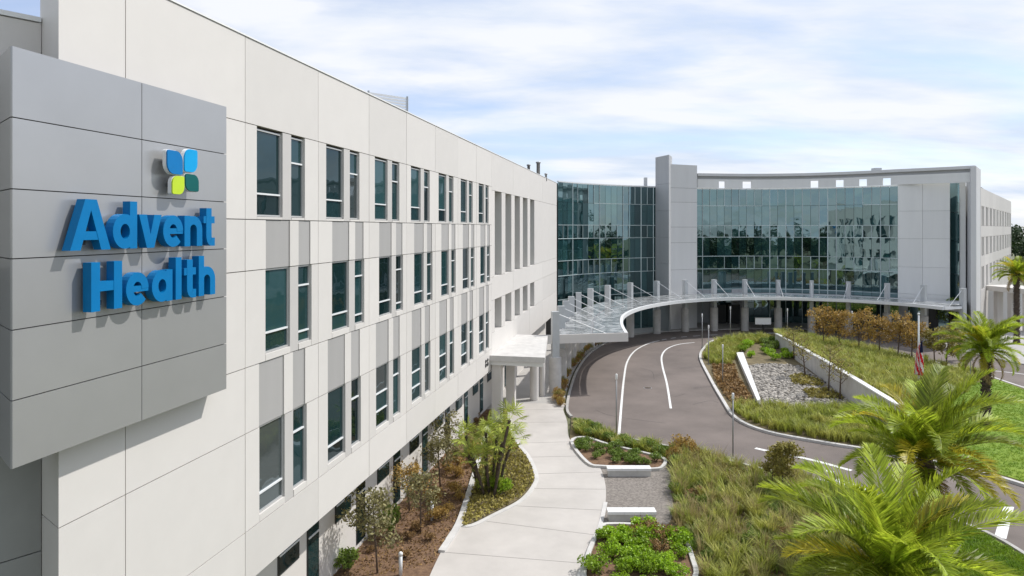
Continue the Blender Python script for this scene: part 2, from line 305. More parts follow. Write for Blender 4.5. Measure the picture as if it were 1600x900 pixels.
def frond_mesh(L, droop, nl, ll, seed, m, vee=.5):
    r = np.random.default_rng(seed); V = []; Q = []; n = 14; pts = []; ang = .0; p = np.array([0., 0, 0])
    for i in range(n+1):
        pts.append(p.copy()); ang -= droop/n*(.35+1.3*i/n); p = p+np.array([math.cos(ang), 0, math.sin(ang)])*L/n
    pts = np.array(pts)
    for i in range(n):   # rachis, flat tapered
        w0 = .045*(1-i/n)+.006; w1 = .045*(1-(i+1)/n)+.006; k = len(V); V += [pts[i]+[0, -w0, 0], pts[i]+[0, w0, 0], pts[i+1]+[0, w1, 0], pts[i+1]+[0, -w1, 0]]; Q.append([k, k+1, k+2, k+3])
    for j in range(nl):
        s = .1+.88*(j+r.uniform(-.3, .3))/nl; f = min(s*n, n-.01); i = int(f); q = pts[i]+(pts[i+1]-pts[i])*(f-i); d = (pts[i+1]-pts[i]); d /= np.linalg.norm(d); up = np.array([-d[2], 0, d[0]])
        le = ll*(math.sin(math.pi*min(1, s*.93+.12))**.6+.12)*r.uniform(.8, 1.1)
        for sd in (-1, 1):
            v = vee+r.uniform(-.28, .28); fw = .75+.5*s+r.uniform(-.12, .12)
            dr = np.array([0, sd, 0])*math.cos(v)+up*math.sin(v); dr = dr+d*fw; dr /= np.linalg.norm(dr); w = .017+.011*r.random(); tip = q+dr*le-np.array([0, 0, .12*le*r.uniform(.3, 1.4)])
            md = q+dr*le*.5; nn = d*w*1.4; k = len(V); V += [q, md+nn, tip, md-nn]; Q.append([k, k+1, k+2, k+3])
    return npmesh('frond', np.array(V), np.array(Q), m)
FR = [frond_mesh(3.0, .8+.32*i, 96, .60, 20+i, 'palm') for i in range(4)]; FRY = [frond_mesh(2.8, 1.2+.3*i, 84, .55, 40+i, 'palmyel') for i in range(2)]
FRD = [frond_mesh(2.6, 1.5, 60, .5, 60+i, 'palmdead') for i in range(2)]
def palm(loc, ht, sc, nf, label, trunk_r=.2, group=None):
    t = thing('feather_palm', label, 'palm tree', loc, random.uniform(0, 6), group); tr = MB(); n = 26; rr = []; pp = []
    for i in range(n+1):
        z = -.1+(ht+.1)*i/n; pp.append((0, 0, z)); rr.append(trunk_r*(1.12 if i % 2 else .9)*(1.25-.3*min(1, z/1.5)))
    tr.tube(pp, rr, 12)
    for i in range(int(ht*26)):  # old leaf bases
        z = ht*(i+.5)/int(ht*26); a = i*2.399; r0 = trunk_r*.98; c = Vector((math.cos(a)*r0, math.sin(a)*r0, z)); tr.bar(c, c+Vector((math.cos(a)*.09, math.sin(a)*.09, .12)), .11, .05)
    tr.build('trunk', 'palmbark', t); b = MB(); b.tube([(0, 0, ht-.3), (0, 0, ht), (0, 0, ht+.35), (0, 0, ht+.6)], [trunk_r*1.05, trunk_r*1.5, trunk_r*1.1, .05], 10).build('crown_shaft', 'palmbark', t)
    for i in range(nf):
        f = (i+.5)/nf; el = R(84-90*f+random.uniform(-9, 9)); a = i*2.399+random.uniform(-.2, .2)
        me = random.choice(FRY) if random.random() < .16+.2*(f > .75) else random.choice(FR)
        o = link('frond', me, t, (math.cos(a)*.1, math.sin(a)*.1, ht+.35-.25*f)); s = sc*random.uniform(.85, 1.1)*(.78+.22*math.sin(math.pi*min(1, f+.25)))
        o.rotation_euler = (random.uniform(-.25, .25), -el, a); o.scale = (s, s, s)
    for i in range(5):
        a = i*1.3+random.uniform(-.3, .3); o = link('dead_frond', FRD[i % 2], t, (math.cos(a)*.15, math.sin(a)*.15, ht+.02)); s = sc*random.uniform(.6, .85); o.rotation_euler = (random.uniform(-.4, .4), R(random.uniform(15, 50)), a); o.scale = (s, s, s)
    return t
def fan_mesh(seed):
    r = np.random.default_rng(seed); V = []; Q = []; L = .55
    V += [[0, -.012, 0], [0, .012, 0], [L, .01, .05], [L, -.01, .05]]; Q.append([0, 1, 2, 3]); o = np.array([L, 0, .05]); n = 15
    for i in range(n):
        a = R(-115+230*i/(n-1))+r.uniform(-.05, .05); d = np.array([math.cos(a), math.sin(a), .25*math.cos(a*1.3)-.12+r.uniform(-.1, .1)]); ln = .55*(1-.25*abs(i/(n-1)-.5))*r.uniform(.88, 1.08); s = np.array([-math.sin(a), math.cos(a), 0])*.03
        md = o+d*ln*.6; tip = o+d*ln-np.array([0, 0, .1*r.random()]); k = len(V); V += [o, md+s, tip, md-s]; Q.append([k, k+1, k+2, k+3])
    return npmesh('fan_leaf', np.array(V), np.array(Q), 'fan')
FAN = [fan_mesh(i) for i in range(3)]
# ================================================================ SETTING
def GP(l, z=0): return [G(x, y, z) for x, y in l]
tag(link('terrain', mk('terrain', [(-900, -700, -.06), (900, -700, -.06), (900, 1500, -.06), (-900, 1500, -.06)], [(0, 1, 2, 3)], 'terrain')), kind='structure')
road_far = [(893, 652), (886, 640), (891, 610), (904, 575), (926, 549), (964, 529), (1020, 520), (1100, 516), (1210, 514), (1300, 517), (1380, 525), (1450, 538), (1520, 553), (1600, 570), (1700, 586), (1850, 600)]
road_near = [(905, 657), (960, 681), (1040, 698), (1101, 712), (1210, 739), (1270, 750), (1349, 769), (1394, 784), (1450, 800), (1540, 834), (1600, 868), (1650, 905), (1720, 980)]
rf = spline(GP(road_far), 4); rn = spline(GP(road_near), 4)
sheet('road', rf+[Vector((130, 60, 0)), Vector((130, 10, 0)), Vector((40, 10, 0))]+rn[::-1], 0.0, 'asphalt')
kerb('road_kerb', rn, .2, .13, 'roadkerb')
kerb('drive_kerb', rf, .2, .12, 'roadkerb')
isl = spline(GP([(1100, 545), (1094, 560), (1108, 590), (1128, 625), (1150, 655), (1198, 676), (1280, 692), (1360, 705), (1450, 722), (1550, 745), (1650, 775), (1760, 800), (1850, 760), (1790, 690), (1690, 636), (1600, 608), (1520, 582), (1430, 560), (1380, 548), (1300, 532), (1215, 522), (1150, 527), (1115, 533)]), 4, True)
slab('island_bed', isl, -.05, .12, 'soil'); kerb('island_kerb', isl, .26, .16, closed=True)
# walkway, plaza
plaza = GP([(740, 600), (772, 632), (885, 632)])+[p+Vector((-.35, 0, 0)) for p in rf[8:]]
plaza = [Vector((-9, 52, 0)), G(772, 640), G(886, 634)]+[Vector((p.x-.25, p.y+.25, 0)) for p in rf[5:]]+[Vector((85, 112, 0)), Vector((20, 112, 0)), Vector((-2, 95, 0))]
slab('plaza', plaza, -.04, .09, 'concrete2')
wl = [(660, 930), (680, 884), (700, 846), (716, 826), (738, 824), (775, 806), (814, 785), (834, 762), (838, 745), (826, 716), (806, 691), (797, 665), (795, 645), (797, 632)]
wr = [(884, 632), (880, 641), (886, 660), (890, 688), (912, 706), (934, 727), (945, 755), (946, 788), (936, 830), (918, 870), (905, 905), (895, 930)]
walk = spline(GP(wl), 5)+spline(GP(wr), 5)
slab('walkway', walk, -.04, .10, 'concrete')
kerb('walk_edge', spline(GP(wl[2:-1]), 6), .24, .13); kerb('walk_edge', spline(GP(wr[7:]), 6), .2, .13)
jt = MB()
for a, b in (((839, 740), (938, 737)), ((806, 692), (890, 690)), ((797, 660), (887, 659)), ((835, 763), (945, 764)), ((806, 790), (945, 797)), ((760, 814), (935, 836)), ((690, 862), (916, 880)), ((797, 640), (881, 640)), ((824, 714), (919, 712))):
    jt.bar(G(*a, .105), G(*b, .103), .022, .004)
jo = jt.build('control_joint', 'joint'); jo.parent = bpy.data.objects['walkway']
# mulch bed beside wing and palm bed
slab('mulch_bed', [Vector((-14, 26, 0)), Vector((-6.5, 24, 0))]+spline(GP([(660, 930), (680, 884), (700, 846), (716, 822), (730, 780), (746, 730), (758, 690), (775, 655), (790, 634)]), 3)+[Vector((-3, 56, 0)), Vector((-14, 56, 0))], -.05, .06, 'mulch')
palmbed = spline(GP([(722, 822), (738, 820), (775, 802), (812, 781), (831, 760), (834, 745), (822, 717), (801, 691), (793, 668), (790, 640), (778, 655), (762, 690), (750, 730), (735, 780)]), 3, True)
slab('palm_bed', palmbed, -.05, .12, 'soil')
kerb('palm_bed_kerb', spline(GP([(690, 866), (716, 824), (731, 780), (746, 730), (758, 690), (776, 652), (790, 636)]), 5), .3, .19)
# gravel pad and beds by the walkway
slab('gravel_pad', spline(GP([(890, 690), (912, 706), (934, 727), (945, 755), (946, 788), (938, 822), (960, 830), (1030, 832), (1052, 800), (1046, 760), (1046, 735), (1000, 715), (930, 697)]), 3, True), -.05, .07, 'gravel')
slab('planting_bed', spline(GP([(893, 652), (905, 658), (960, 682), (1040, 699), (1101, 713), (1210, 740), (1270, 751), (1349, 770), (1394, 785), (1450, 802), (1540, 836), (1600, 870), (1650, 907), (1720, 982)]), 3)+[Vector((16, 22, 0)), Vector((3, 22, 0))]+GP([(905, 905), (936, 830), (1000, 835), (1046, 800), (1042, 735), (930, 699), (890, 690)]), -.055, .05, 'soil')
bed1 = spline(GP([(893, 694), (918, 727), (945, 733), (1020, 737), (1037, 731), (1036, 720), (1000, 710), (950, 698), (914, 687)]), 4, True)
slab('kerbed_bed', bed1, -.05, .13, 'mulch'); kerb('bed_kerb', bed1, .2, .22, closed=True)
bed2 = spline(GP([(912, 905), (936, 834), (960, 824), (1035, 830), (1068, 848), (1082, 880), (1085, 910), (1040, 940), (950, 940)]), 4, True)
slab('kerbed_bed', bed2, -.05, .13, 'mulch'); kerb('bed_kerb', bed2, .2, .22, closed=True)
lawn1 = GP([(1470, 602), (1540, 592), (1600, 611), (1690, 639), (1785, 690), (1840, 758), (1755, 795), (1650, 771), (1550, 741), (1470, 720), (1440, 690)])
tag(slab('lawn', spline(lawn1, 3, True), .10, .15, 'lawn'), kind='structure')
lawn2 = GP([(1275, 754), (1349, 773), (1394, 788), (1450, 804), (1540, 839), (1600, 874), (1650, 911), (1500, 925), (1400, 880), (1330, 825)])
slab('lawn', spline(lawn2, 3, True), .04, .10, 'lawn')
# road paint
def stripe(pts, w, seg=None):
    P = spline(GP(pts), 8)
    if seg is None: tag(ribbon(MB(), P, w, .001, .006).build('road_marking', 'line'), kind='structure'); return
    d = 0; cur = [P[0]]; on = True
    for a, b in zip(P, P[1:]):
        d += (b-a).length; cur.append(b)
        if d > seg:
            if on and len(cur) > 1: tag(ribbon(MB(), cur, w, .001, .006).build('road_marking', 'line'), kind='structure')
            on = not on; cur = [b]; d = 0
stripe([(967, 681), (971, 630), (975, 590), (980, 565), (992, 548), (1012, 537), (1030, 532)], .18)
stripe([(1034, 531), (1060, 527), (1100, 524), (1160, 521), (1230, 520)], .18, .9)
stripe([(1048, 638), (1042, 600), (1035, 572), (1034, 556), (1042, 545), (1060, 538), (1085, 535)], .18)
stripe([(1180, 700), (1206, 706)], .32); stripe([(1212, 708), (1262, 717), (1330, 735)], .3)
stripe([(1290, 735), (1302, 738)], .3); stripe([(1306, 749), (1330, 758), (1352, 765)], .55)
tag(sheet('crosswalk_bar', GP([(1553, 838), (1572, 842), (1584, 792), (1568, 790)]), .006, 'line'), kind='structure')
tag(sheet('crosswalk_bar', GP([(1600, 838), (1620, 842), (1626, 792), (1612, 790)]), .006, 'line'), kind='structure')
stripe([(1480, 575), (1560, 580), (1640, 590)], .18)
for pts in ([(1083, 632), (1098, 628), (1112, 626), (1122, 629)], [(1040, 616), (1056, 619), (1070, 615)], [(930, 640), (950, 648), (990, 655), (1040, 661)], [(1000, 575), (1018, 580), (1022, 592)]):
    tag(ribbon(MB(), spline(GP(pts), 5), .035, .001, .004).build('road_crack', 'core'), kind='structure')
mh = thing('manhole_cover', 'round dark iron cover set in the drive between the white lines', 'manhole', G(1012, 606, .0)); MB().tube([(0, 0, -.02), (0, 0, .008)], .38, 20).build('rim', 'poleM', mh); MB().tube([(0, 0, -.02), (0, 0, .014)], .31, 20).build('lid', 'palmbark', mh)
# mound behind the white wall
wb = [G(1213, 541), G(1270, 582), G(1330, 630), G(1405, 690)]; wh = [1.5, 1.8, 2.15, 2.4]
re_ = [G(1222, 522), G(1325, 537), G(1430, 561), G(1545, 589)]
WL = spline(wb, 6); WHs = list(np.interp(np.linspace(0, 3, len(WL)), range(4), wh)); RL = spline(re_, 6)
def mound(s, u):
    f = s*(len(WL)-1); i = min(int(f), len(WL)-2); k = f-i; a = WL[i].lerp(WL[i+1], k); h = WHs[i]*(1-k)+WHs[i+1]*k; b = RL[i].lerp(RL[i+1], k)
    p = a.lerp(b, u); p.z = (h-.12)*(1-u)**1.3*(1-u*max(0, (s-.55)/.45)**2)+.13*u+.08*math.sin(9*u+5*s); return p
V = []; Q = []; n1, n2 = 24, 14
for i in range(n1+1):
    for j in range(n2+1): V.append(mound(i/n1, .02+.98*j/n2))
for i in range(n1):
    for j in range(n2): a = i*(n2+1)+j; Q.append((a, a+1, a+n2+2, a+n2+1))
mo = link('mound', mk('mound', V, Q, 'soil', True)); tag(mo, kind='structure')
if mo.data.polygons[0].normal.z < 0: mo.data.flip_normals()
rw = thing('retaining_wall', 'long white retaining wall rising along the rock garden', 'wall', WL[0])
m1 = MB(WL[0]); m2 = MB(WL[0]); A = offset(WL, .16); B = offset(WL, -.16); n = len(WL)
vs = []; fs = []
for i in range(n): vs += [(A[i].x, A[i].y, -.1), (A[i].x, A[i].y, WHs[i]), (B[i].x, B[i].y, WHs[i]), (B[i].x, B[i].y, -.1)]
for i in range(n-1):
    a = 4*i; b = a+4; fs += [(a, b, b+1, a+1), (a+1, b+1, b+2, a+2), (a+2, b+2, b+3, a+3)]
fs += [(0, 1, 2, 3), tuple(4*(n-1)+k for k in (3, 2, 1, 0))]
m1.add(vs, fs).build('wall_face', 'kerb', rw)
A = offset(WL, .22); B = offset(WL, -.22); vs = []; fs = []
for i in range(n): vs += [(A[i].x, A[i].y, WHs[i]+.003), (A[i].x, A[i].y, WHs[i]+.1), (B[i].x, B[i].y, WHs[i]+.1), (B[i].x, B[i].y, WHs[i]+.003)]
for i in range(n-1):
    a = 4*i; b = a+4; fs += [(a, b, b+1, a+1), (a+1, b+1, b+2, a+2), (a+2, b+2, b+3, a+3), (a+3, b+3, b, a)]
fs += [(0, 1, 2, 3), tuple(4*(n-1)+k for k in (3, 2, 1, 0))]
m2.add(vs, fs).build('wall_cap', 'white', rw)
lw = [G(1150, 558), G(1161, 558), G(1188, 634), G(1183, 636)]
tag(MB().prism([(p.x, p.y) for p in lw], 0, .55).build('garden_wall', 'white'), 'low tapering white wall between groundcover and rocks', 'wall')
# ================================================================ WING A (left building)
TH = math.atan2(220, F); D = 11.46; UU = 11.7
def zz(r): return CAM+r*UU
nA = Vector((-math.cos(TH), math.sin(TH), 0)); dA = Vector((math.sin(TH), math.cos(TH), 0))
wing = thing('hospital_wing', 'long white panelled building with paired windows and stepped grey spandrels', 'building', nA*D, math.pi/2-TH)
J = [zz(.472), zz(.26), zz(.0226), zz(-.105), zz(-.343), zz(-.505), zz(-.747), zz(-.875)]
g = .012; PT = .28
def panel(x0, x1, z0, z1, m='panel', y0=0, name='wall_panel', y1=PT):
    o = lbox(name, m, wing, x0+g, x1-g, y0, y1, z0+g, z1-g); o.location.y += random.uniform(-.004, .004); return o
core = MB(); core.prism([(11.75, .281), (48.2, .281), (48.2, .781), (82.4, .781), (82.4, 18), (21.5, 18)], J[7]+.05, 18.2); core.build('structure_core', 'core', wing)
MB().box(12.3, 48.19, .2815, .5, 18.203, J[0]-.02).build('parapet_back', 'panel', wing); MB().box(48.2, 82.4, .7815, .95, 18.203, J[0]-.02).build('parapet_back', 'panel', wing)
lb = MB(); lb.prism([(12.6, 1.3), (82.2, 1.3), (82.2, 18), (22, 18)], 0, J[7]+.02); lb.build('ground_floor_wall', 'panel', wing)
sf = MB(); sf.box(11.9, 82.4, .3, 1.6, J[7]+.02, J[7]+.045); sf.build('soffit', 'panel', wing)
# slanted end panels
for z0, z1 in zip(J[1:], J): MB().prism([(11.36, 0), (13.1-g, 0), (13.1-g, .27), (12.2, .99), (11.36+.543*1.0, 1.0)], z0+g, z1-g).build('wall_panel', 'panel', wing)
for z0, z1 in zip(J[1:], J): panel(13.1, 17.64, z0, z1)
BAY = 4.37
def window(x0, x1, z0, z1, tr, yb=.12, fw=.05):
    tr = sorted(tr)
    w = thing('window', None, None, (0, 0, 0)); del_keys(w); w.parent = wing
    f = MB(); f.box(x0, x1, yb-.05, yb+.03, z0, z0+fw); f.box(x0, x1, yb-.05, yb+.03, z1-fw, z1); f.box(x0, x0+fw, yb-.05, yb+.03, z0+fw, z1-fw); f.box(x1-fw, x1, yb-.05, yb+.03, z0+fw, z1-fw)
    f.build('frame', 'frame', w); zs = [z0+fw]+[z0+(z1-z0)*t for t in tr]+[z1-fw]
    for a, b in zip(zs, zs[1:]):
        ga = a+(.03 if a != zs[0] else 0); gb = b-(.03 if b != zs[-1] else 0); lbox('pane', 'glassblind' if random.random() < .08 else 'glass', w, x0+fw, x1-fw, yb, yb+.02, ga, gb)
    for t in zs[1:-1]: lbox('transom', 'steelwhite', w, x0+fw, x1-fw, yb-.06, yb+.03, t-.026, t+.026)
    return w
def del_keys(o):
    for k in list(o.keys()): del o[k]
rows = [(J[2], J[1], .02, .10, .07), (J[4], J[3], .48, .22, .0), (J[6], J[5], .15, .23, .0)]
for i in range(7):
    xb = 18.24+BAY*i; ja = xb-.6; jb = ja+BAY
    panel(ja, jb, J[1], J[0]); panel(ja, jb, J[7], J[6])
    for r, (z0, z1, off, sb, st) in enumerate(rows):
        a = xb+off-.02; b = a+1.44; c = a+1.96; d = a+2.82
        panel(ja, a, z0, z1); panel(d, jb, z0, z1); panel(b-g, c+g, z0, z1, 'post', .012, 'shaded_window_post')
        panel(a-g, b-g, z0, z0+sb, name='sill_panel'); panel(c+g, d+g, z0, z0+sb, name='sill_panel')
        if st: panel(a-g, d+g, z1-st, z1+.0, name='head_panel', y0=.002) if False else None
        if r == 0: t1, t2 = (.26,), (.68,)
        elif r == 1: t1, t2 = (.24,), (.74, .14)
        else: t1, t2 = (.22,) if i < 2 else (.26, .55), (.70,)
        window(a, b-.004, z0+sb, z1-st, t1); window(c+.004, d, z0+sb, z1-st, t2)
    for (z0, z1, off) in ((J[3], J[2], .48), (J[5], J[4], .12)):
        a = xb+off; b = a+1.38; c = a+1.95; d = a+2.72
        panel(ja, a, z0, z1); panel(b, c, z0, z1, name='spandrel_fin'); panel(d, jb, z0, z1)
        panel(a-g, b+g, z0, z1, 'panelgrey', .035, 'spandrel_panel'); panel(c-g, d+g, z0, z1, 'panelgrey', .035, 'spandrel_panel')
# niche end
xs = [48.21]; nz0, nz1, nz2, nz3 = zz(-.652), zz(-.449), zz(-.304), zz(.239); pitch = 3.72
for k, (a, b) in enumerate(((48.21, 56.0), (56.0, 63.8), (63.8, 71.6), (71.6, 82.5))):
    panel(a, b, nz3, J[0], y1=.78); panel(a, b, nz1, nz2, y1=.78); panel(a, b, J[7], nz0, y1=.78)
edges = [48.21]
for k in range(5): edges += [49.2+pitch*k, 51.55+pitch*k]
edges += [71.6]
for z0, z1 in ((nz0, nz1), (nz2, nz3)):
    for k in range(0, len(edges), 2): panel(edges[k]-(g if k else 0), edges[k+1]+g, z0, z1, y1=.78)
    panel(71.6, 82.5, z0, z1, y1=.78)
    for k in range(5): window(49.2+pitch*k+.01, 51.55+pitch*k-.01, z0+.02, z1-.02, (.3,), yb=.72)
# ground floor windows
for i in range(9):
    xb = 21.6+BAY*i
    def gwin(x0, x1, z0, z1, tr):
        w = bpy.data.objects.new('window', None); C.objects.link(w); w.parent = wing
        lbox('pane', 'glass', w, x0, x1, 1.255, 1.28, z0, z1); lbox('reveal', 'dark', w, x0-.05, x1+.05, 1.262, 1.299, z0-.05, z1+.05)
        for t in tr: lbox('transom', 'steelwhite', w, x0, x1, 1.22, 1.256, t-.03, t+.03)
    gwin(xb, xb+1.35, 2.15, 3.7, (2.8,)); gwin(xb+2.05, xb+2.85, .35, 3.8, (2.5,))
MB().box(11.5, 82.4, -.03, .12, J[0]+.003, J[0]+.05).build('coping', 'white', wing)
# small numerals by the porch
for k in range(2):
    q = MB()
    for zc_, r_ in ((4.62, .11), (4.9, .09)):
        pts = [(46.4+k*.55+math.cos(a)*r_*1.3, -.02, zc_+math.sin(a)*r_+k*.0) for a in np.linspace(0, 6.2832, 13)]; q.tube(pts, .035, 5)
    q.build('numeral', 'dark', wing)
# ---------------------------------------------------------------- sign board
P_ = .5
sign = thing('sign_board', 'large silver wall sign with blue raised lettering and four petal emblem', 'sign', nA*D, math.pi/2-TH)
def sx(px, off=P_): return (F*((D-off)/math.cos(TH))/(1020-px)-(D-off)*math.sin(TH))/math.cos(TH)
US = (D-P_)/math.cos(TH)
SX = [sx(20), sx(222), sx(354)]; SZ = [CAM+r*US for r in (.286, .174, .062, -.0475, -.159, -.2695, -.3765)]
fl = Vector((SX[0], -P_)); dv = Vector((.477, .878)); dv = Vector((math.cos(R(58)), math.sin(R(58)))); bl = fl+dv*1.5
bk = MB(); bk.prism([(SX[0]+.06, -P_+.05), (SX[2]-.04, -P_+.05), (SX[2]-.04, -.02), (11.3, -.02), (11.3, .5), (bl.x+.05, bl.y)], SZ[6]+.02, SZ[0]-.02); bk.build('backing', 'core', sign)
for z0, z1 in zip(SZ[1:], SZ):
    MB().box(SX[0]+.008 if False else SX[0], SX[1]-.01, -P_, -P_+.045, z0+.01, z1-.01).build('panel', 'silver', sign)
    MB().prism([(SX[1]+.01, -P_), (SX[2], -P_), (SX[2], -.015), (SX[2]-.035, -.015), (SX[2]-.035, -P_+.045), (SX[1]+.01, -P_+.045)], z0+.01, z1-.01).build('panel', 'silver', sign)
    e = Vector((dv.y, -dv.x))*.05
    MB().prism([(fl.x, fl.y+.0465), (bl.x, bl.y), (bl.x+.04, bl.y-.01), (fl.x+.05, fl.y+.047)], z0+.01, z1-.01).build('side_panel', 'silver', sign)
# letters as strokes in (u,v), cap height 1
def arc(cx, cy, rx, ry, a0, a1, n=18): return [(cx+rx*math.cos(R(a0+(a1-a0)*i/n)), cy+ry*math.sin(R(a0+(a1-a0)*i/n))) for i in range(n+1)]
W_ = .205
def gl(ch):
    """list of (kind,data): 'p' polygon, 's' stroke, 'c' closed stroke"""
    bowl = ('c', arc(.335, .365, .232, .262, 0, 345, 23)); r = lambda x0, x1, y0, y1: ('p', [(x0, y0), (x1, y0), (x1, y1), (x0, y1)])
    arch = ('s', [(.09, .30), (.10, .40)]+arc(.33, .40, .225, .225, 165, 0, 10)+[(.555, 0)])
    return {'A': ([('p', [(0, 0), (.245, 0), (.50, .80), (.50, 1), (.355, 1)]), ('p', [(1.0, 0), (.755, 0), (.498, .80), (.498, 1), (.645, 1)]), r(.24, .76, .2, .37)], 1.0),
            'd': ([bowl, r(.475, .68, 0, 1.0)], .68), 'a': ([bowl, r(.475, .68, 0, .73)], .68),
            'v': ([('p', [(0, .73), (.23, .73), (.345, .30), (.46, .73), (.69, .73), (.455, 0), (.235, 0)])], .69),
            'e': ([('s', arc(.335, .365, .232, .262, 0, 318, 22)), r(.2, .667, .30, .43)], .67),
            'n': ([r(0, .205, 0, .73), arch], .66), 'h': ([r(0, .205, 0, 1), arch], .66), 'l': ([r(0, .205, 0, 1)], .205),
            't': ([('s', [(.2, .93), (.2, .28)]+arc(.30, .25, .10, .155, 180, 270, 6)+[(.43, .095)]), r(0, .43, .555, .73)], .43),
            'H': ([r(0, .225, 0, 1), r(.60, .825, 0, 1), r(.2, .62, .40, .60)], .825)}[ch]
def letter(ch, x, z, cap, yf, yd):
    parts, w = gl(ch); mb = MB()
    for i, (k, pts) in enumerate(parts):
        y0 = yf+.006*i; y1 = yf+yd-.006*i
        if k == 'p': polys = [pts]
        else:
            cl = k == 'c'; A = offset([Vector((p[0], p[1], 0)) for p in pts], W_/2, cl); B = offset([Vector((p[0], p[1], 0)) for p in pts], -W_/2, cl); m_ = len(pts)
            vs = []; fs = []
            for a, b in zip(A, B):
                for q in (a, b): vs += [(x+q.x*cap, y0, z+q.y*cap), (x+q.x*cap, y1, z+q.y*cap)]
            for i2 in range(m_ if cl else m_-1):
                a = 4*i2; b = 4*((i2+1) % m_); fs += [(a, b, b+2, a+2), (a+1, a+3, b+3, b+1), (a, a+1, b+1, b), (a+2, b+2, b+3, a+3)]
            if not cl: fs += [(0, 2, 3, 1), (4*(m_-1), 4*(m_-1)+1, 4*(m_-1)+3, 4*(m_-1)+2)]
            mb.add(vs, fs); continue
        for pl in polys:
            n = len(pl); mb.add([(x+p[0]*cap, y0, z+p[1]*cap) for p in pl]+[(x+p[0]*cap, y1, z+p[1]*cap) for p in pl], [tuple(range(n)), tuple(range(n, 2*n))[::-1]]+[(i2, (i2+1) % n, n+(i2+1) % n, n+i2) for i2 in range(n)])
    mb.build('letter', 'blue', sign)
    pin = MB(); pin.box(x+w*cap*.5-.04, x+w*cap*.5+.04, yf+yd-.02, -P_+.01, z+.1*cap, z+.2*cap); pin.build('standoff', 'dark', sign)
    return w*cap
YF = -P_-.27; YD = .19
def word(txt, pxa, pxb, zb, cap):
    a = sx(pxa, -YF); b = sx(pxb, -YF); tot = sum(gl(c)[1] for c in txt)*cap; gap = (b-a-tot)/(len(txt)-1); x = a
    for c in txt: x += letter(c, x, zb, cap, YF, YD)+gap
UL = (D+YF)/math.cos(TH)
word('Advent', 110, 336, CAM-.0385*UL, .0905*UL); word('Health', 143, 337, CAM-.1495*UL, .0885*UL)
def petal(px0, px1, py0, py1, cut, m):
    x0, x1 = sx(px0, -YF), sx(px1, -YF); xc = (px0+px1)/2; z1 = CAM+(HZ-py0)/(1020-xc)*UL; z0 = CAM+(HZ-py1)/(1020-xc)*UL
    def outl(s):
        P = []; cx, cz = (x0+x1)/2, (z0+z1)/2; hw, hh = (x1-x0)/2*s, (z1-z0)/2*s
        for k, (sx_, sz_) in enumerate(((1, 1), (-1, 1), (-1, -1), (1, -1))):
            r_ = .22 if k in cut else .85; a0 = 90*k
            for i in range(7):
                a = R(a0+15*i); P.append((cx+sx_*hw*(1-r_)+math.cos(a)*r_*hw, cz+sz_*hh*(1-r_)+math.sin(a)*r_*hh))
        return P
    for s, ya, yb, mm, nm in ((1, YF-.0, YF+.03, m, 'emblem_petal'), (1.04, YF+.032, YF+.12, 'white', 'petal_return')):
        O = outl(s); n = len(O); q = MB(); q.add([(p[0], ya, p[1]) for p in O]+[(p[0], yb, p[1]) for p in O], [tuple(range(n)), tuple(range(n, 2*n))[::-1]]+[(i, (i+1) % n, n+(i+1) % n, n+i) for i in range(n)])
        o = q.build(nm, mm, sign)
        if nm == 'emblem_petal': par = o
        else: o.parent = par
    q = MB(); q.box((x0+x1)/2-.04, (x0+x1)/2+.04, YF+.1, -P_+.01, (z0+z1)/2-.05, (z0+z1)/2+.05); q.build('standoff', 'dark', sign)
petal(262, 286, 235.5, 272, (1, 3), 'petalblue'); petal(289, 309, 233.5, 269, (0, 2), 'petalcyan'); petal(270, 288.5, 275, 303.5, (0, 2), 'petallime'); petal(290.5, 311, 272.5, 299, (1, 3), 'petalteal')
# ---------------------------------------------------------------- rear left wing
R1 = nA*D+dA*11.36+Vector((-.764, .645, 0))*1.02
rear = thing('rear_wing', 'grey panelled wall with paler top bands running off behind the sign', 'building', (R1.x, R1.y, 0), math.atan2(.764, .645))
MB().box(-17.5, -.3, .061, 9, 0, 18.3).build('structure_core', 'core', rear)
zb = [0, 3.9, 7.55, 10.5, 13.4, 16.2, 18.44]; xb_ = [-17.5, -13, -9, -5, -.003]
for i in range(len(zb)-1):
    for k in range(len(xb_)-1): lbox('wall_panel', 'panel' if zb[i] > 13 else 'reargrey', rear, xb_[k]+g, xb_[k+1]-g, 0, .06, zb[i]+g, zb[i+1]-g)  # lower bands in a darker grey than the top ones
MB().box(-17.5, -.02, -.03, .3, 18.45, 18.55).build('coping', 'white', rear)
# ---------------------------------------------------------------- roof things on wing A
ms = thing('roof_screen', 'slatted grey equipment screen on the long building roof', 'screen', (-6.9, 45, 19.5))
a = Vector((-11.2, 41.2, 0)); b = Vector((-6.9, 45.0, 0)); o_ = Vector((-6.9, 45, 19.5))
for k in range(3): q = a.lerp(b, k/2); MB(o_).bar((q.x, q.y, 18.7), (q.x, q.y, 22.9), .12, .12).build('post', 'steel', ms)
for k in range(18): MB(o_).bar((a.x, a.y, 19.6+k*.185), (b.x, b.y, 19.6+k*.185), .05, .13).build('slat', 'steelwhite', ms)
for px, yt, rad, lb in ((826, 257, .16, 'thin grey vent pipe on the long building roof'), (841, 253, .2, 'thickest and tallest grey vent pipe on the long building roof'), (853, 271, .12, 'very short grey vent pipe on the long building roof')):
    p = AT(px, 75); zt = CAM+(HZ-yt)*75/F; m_ = MB(); m_.tube([(p.x, p.y, 19.4), (p.x, p.y, zt-.15), (p.x, p.y, zt-.149), (p.x, p.y, zt)], [rad, rad, rad*1.4, rad*1.4], 10)
    tag(m_.build('roof_vent', 'poleM', None, True), lb, 'vent', 'vent pipes on the long roof')
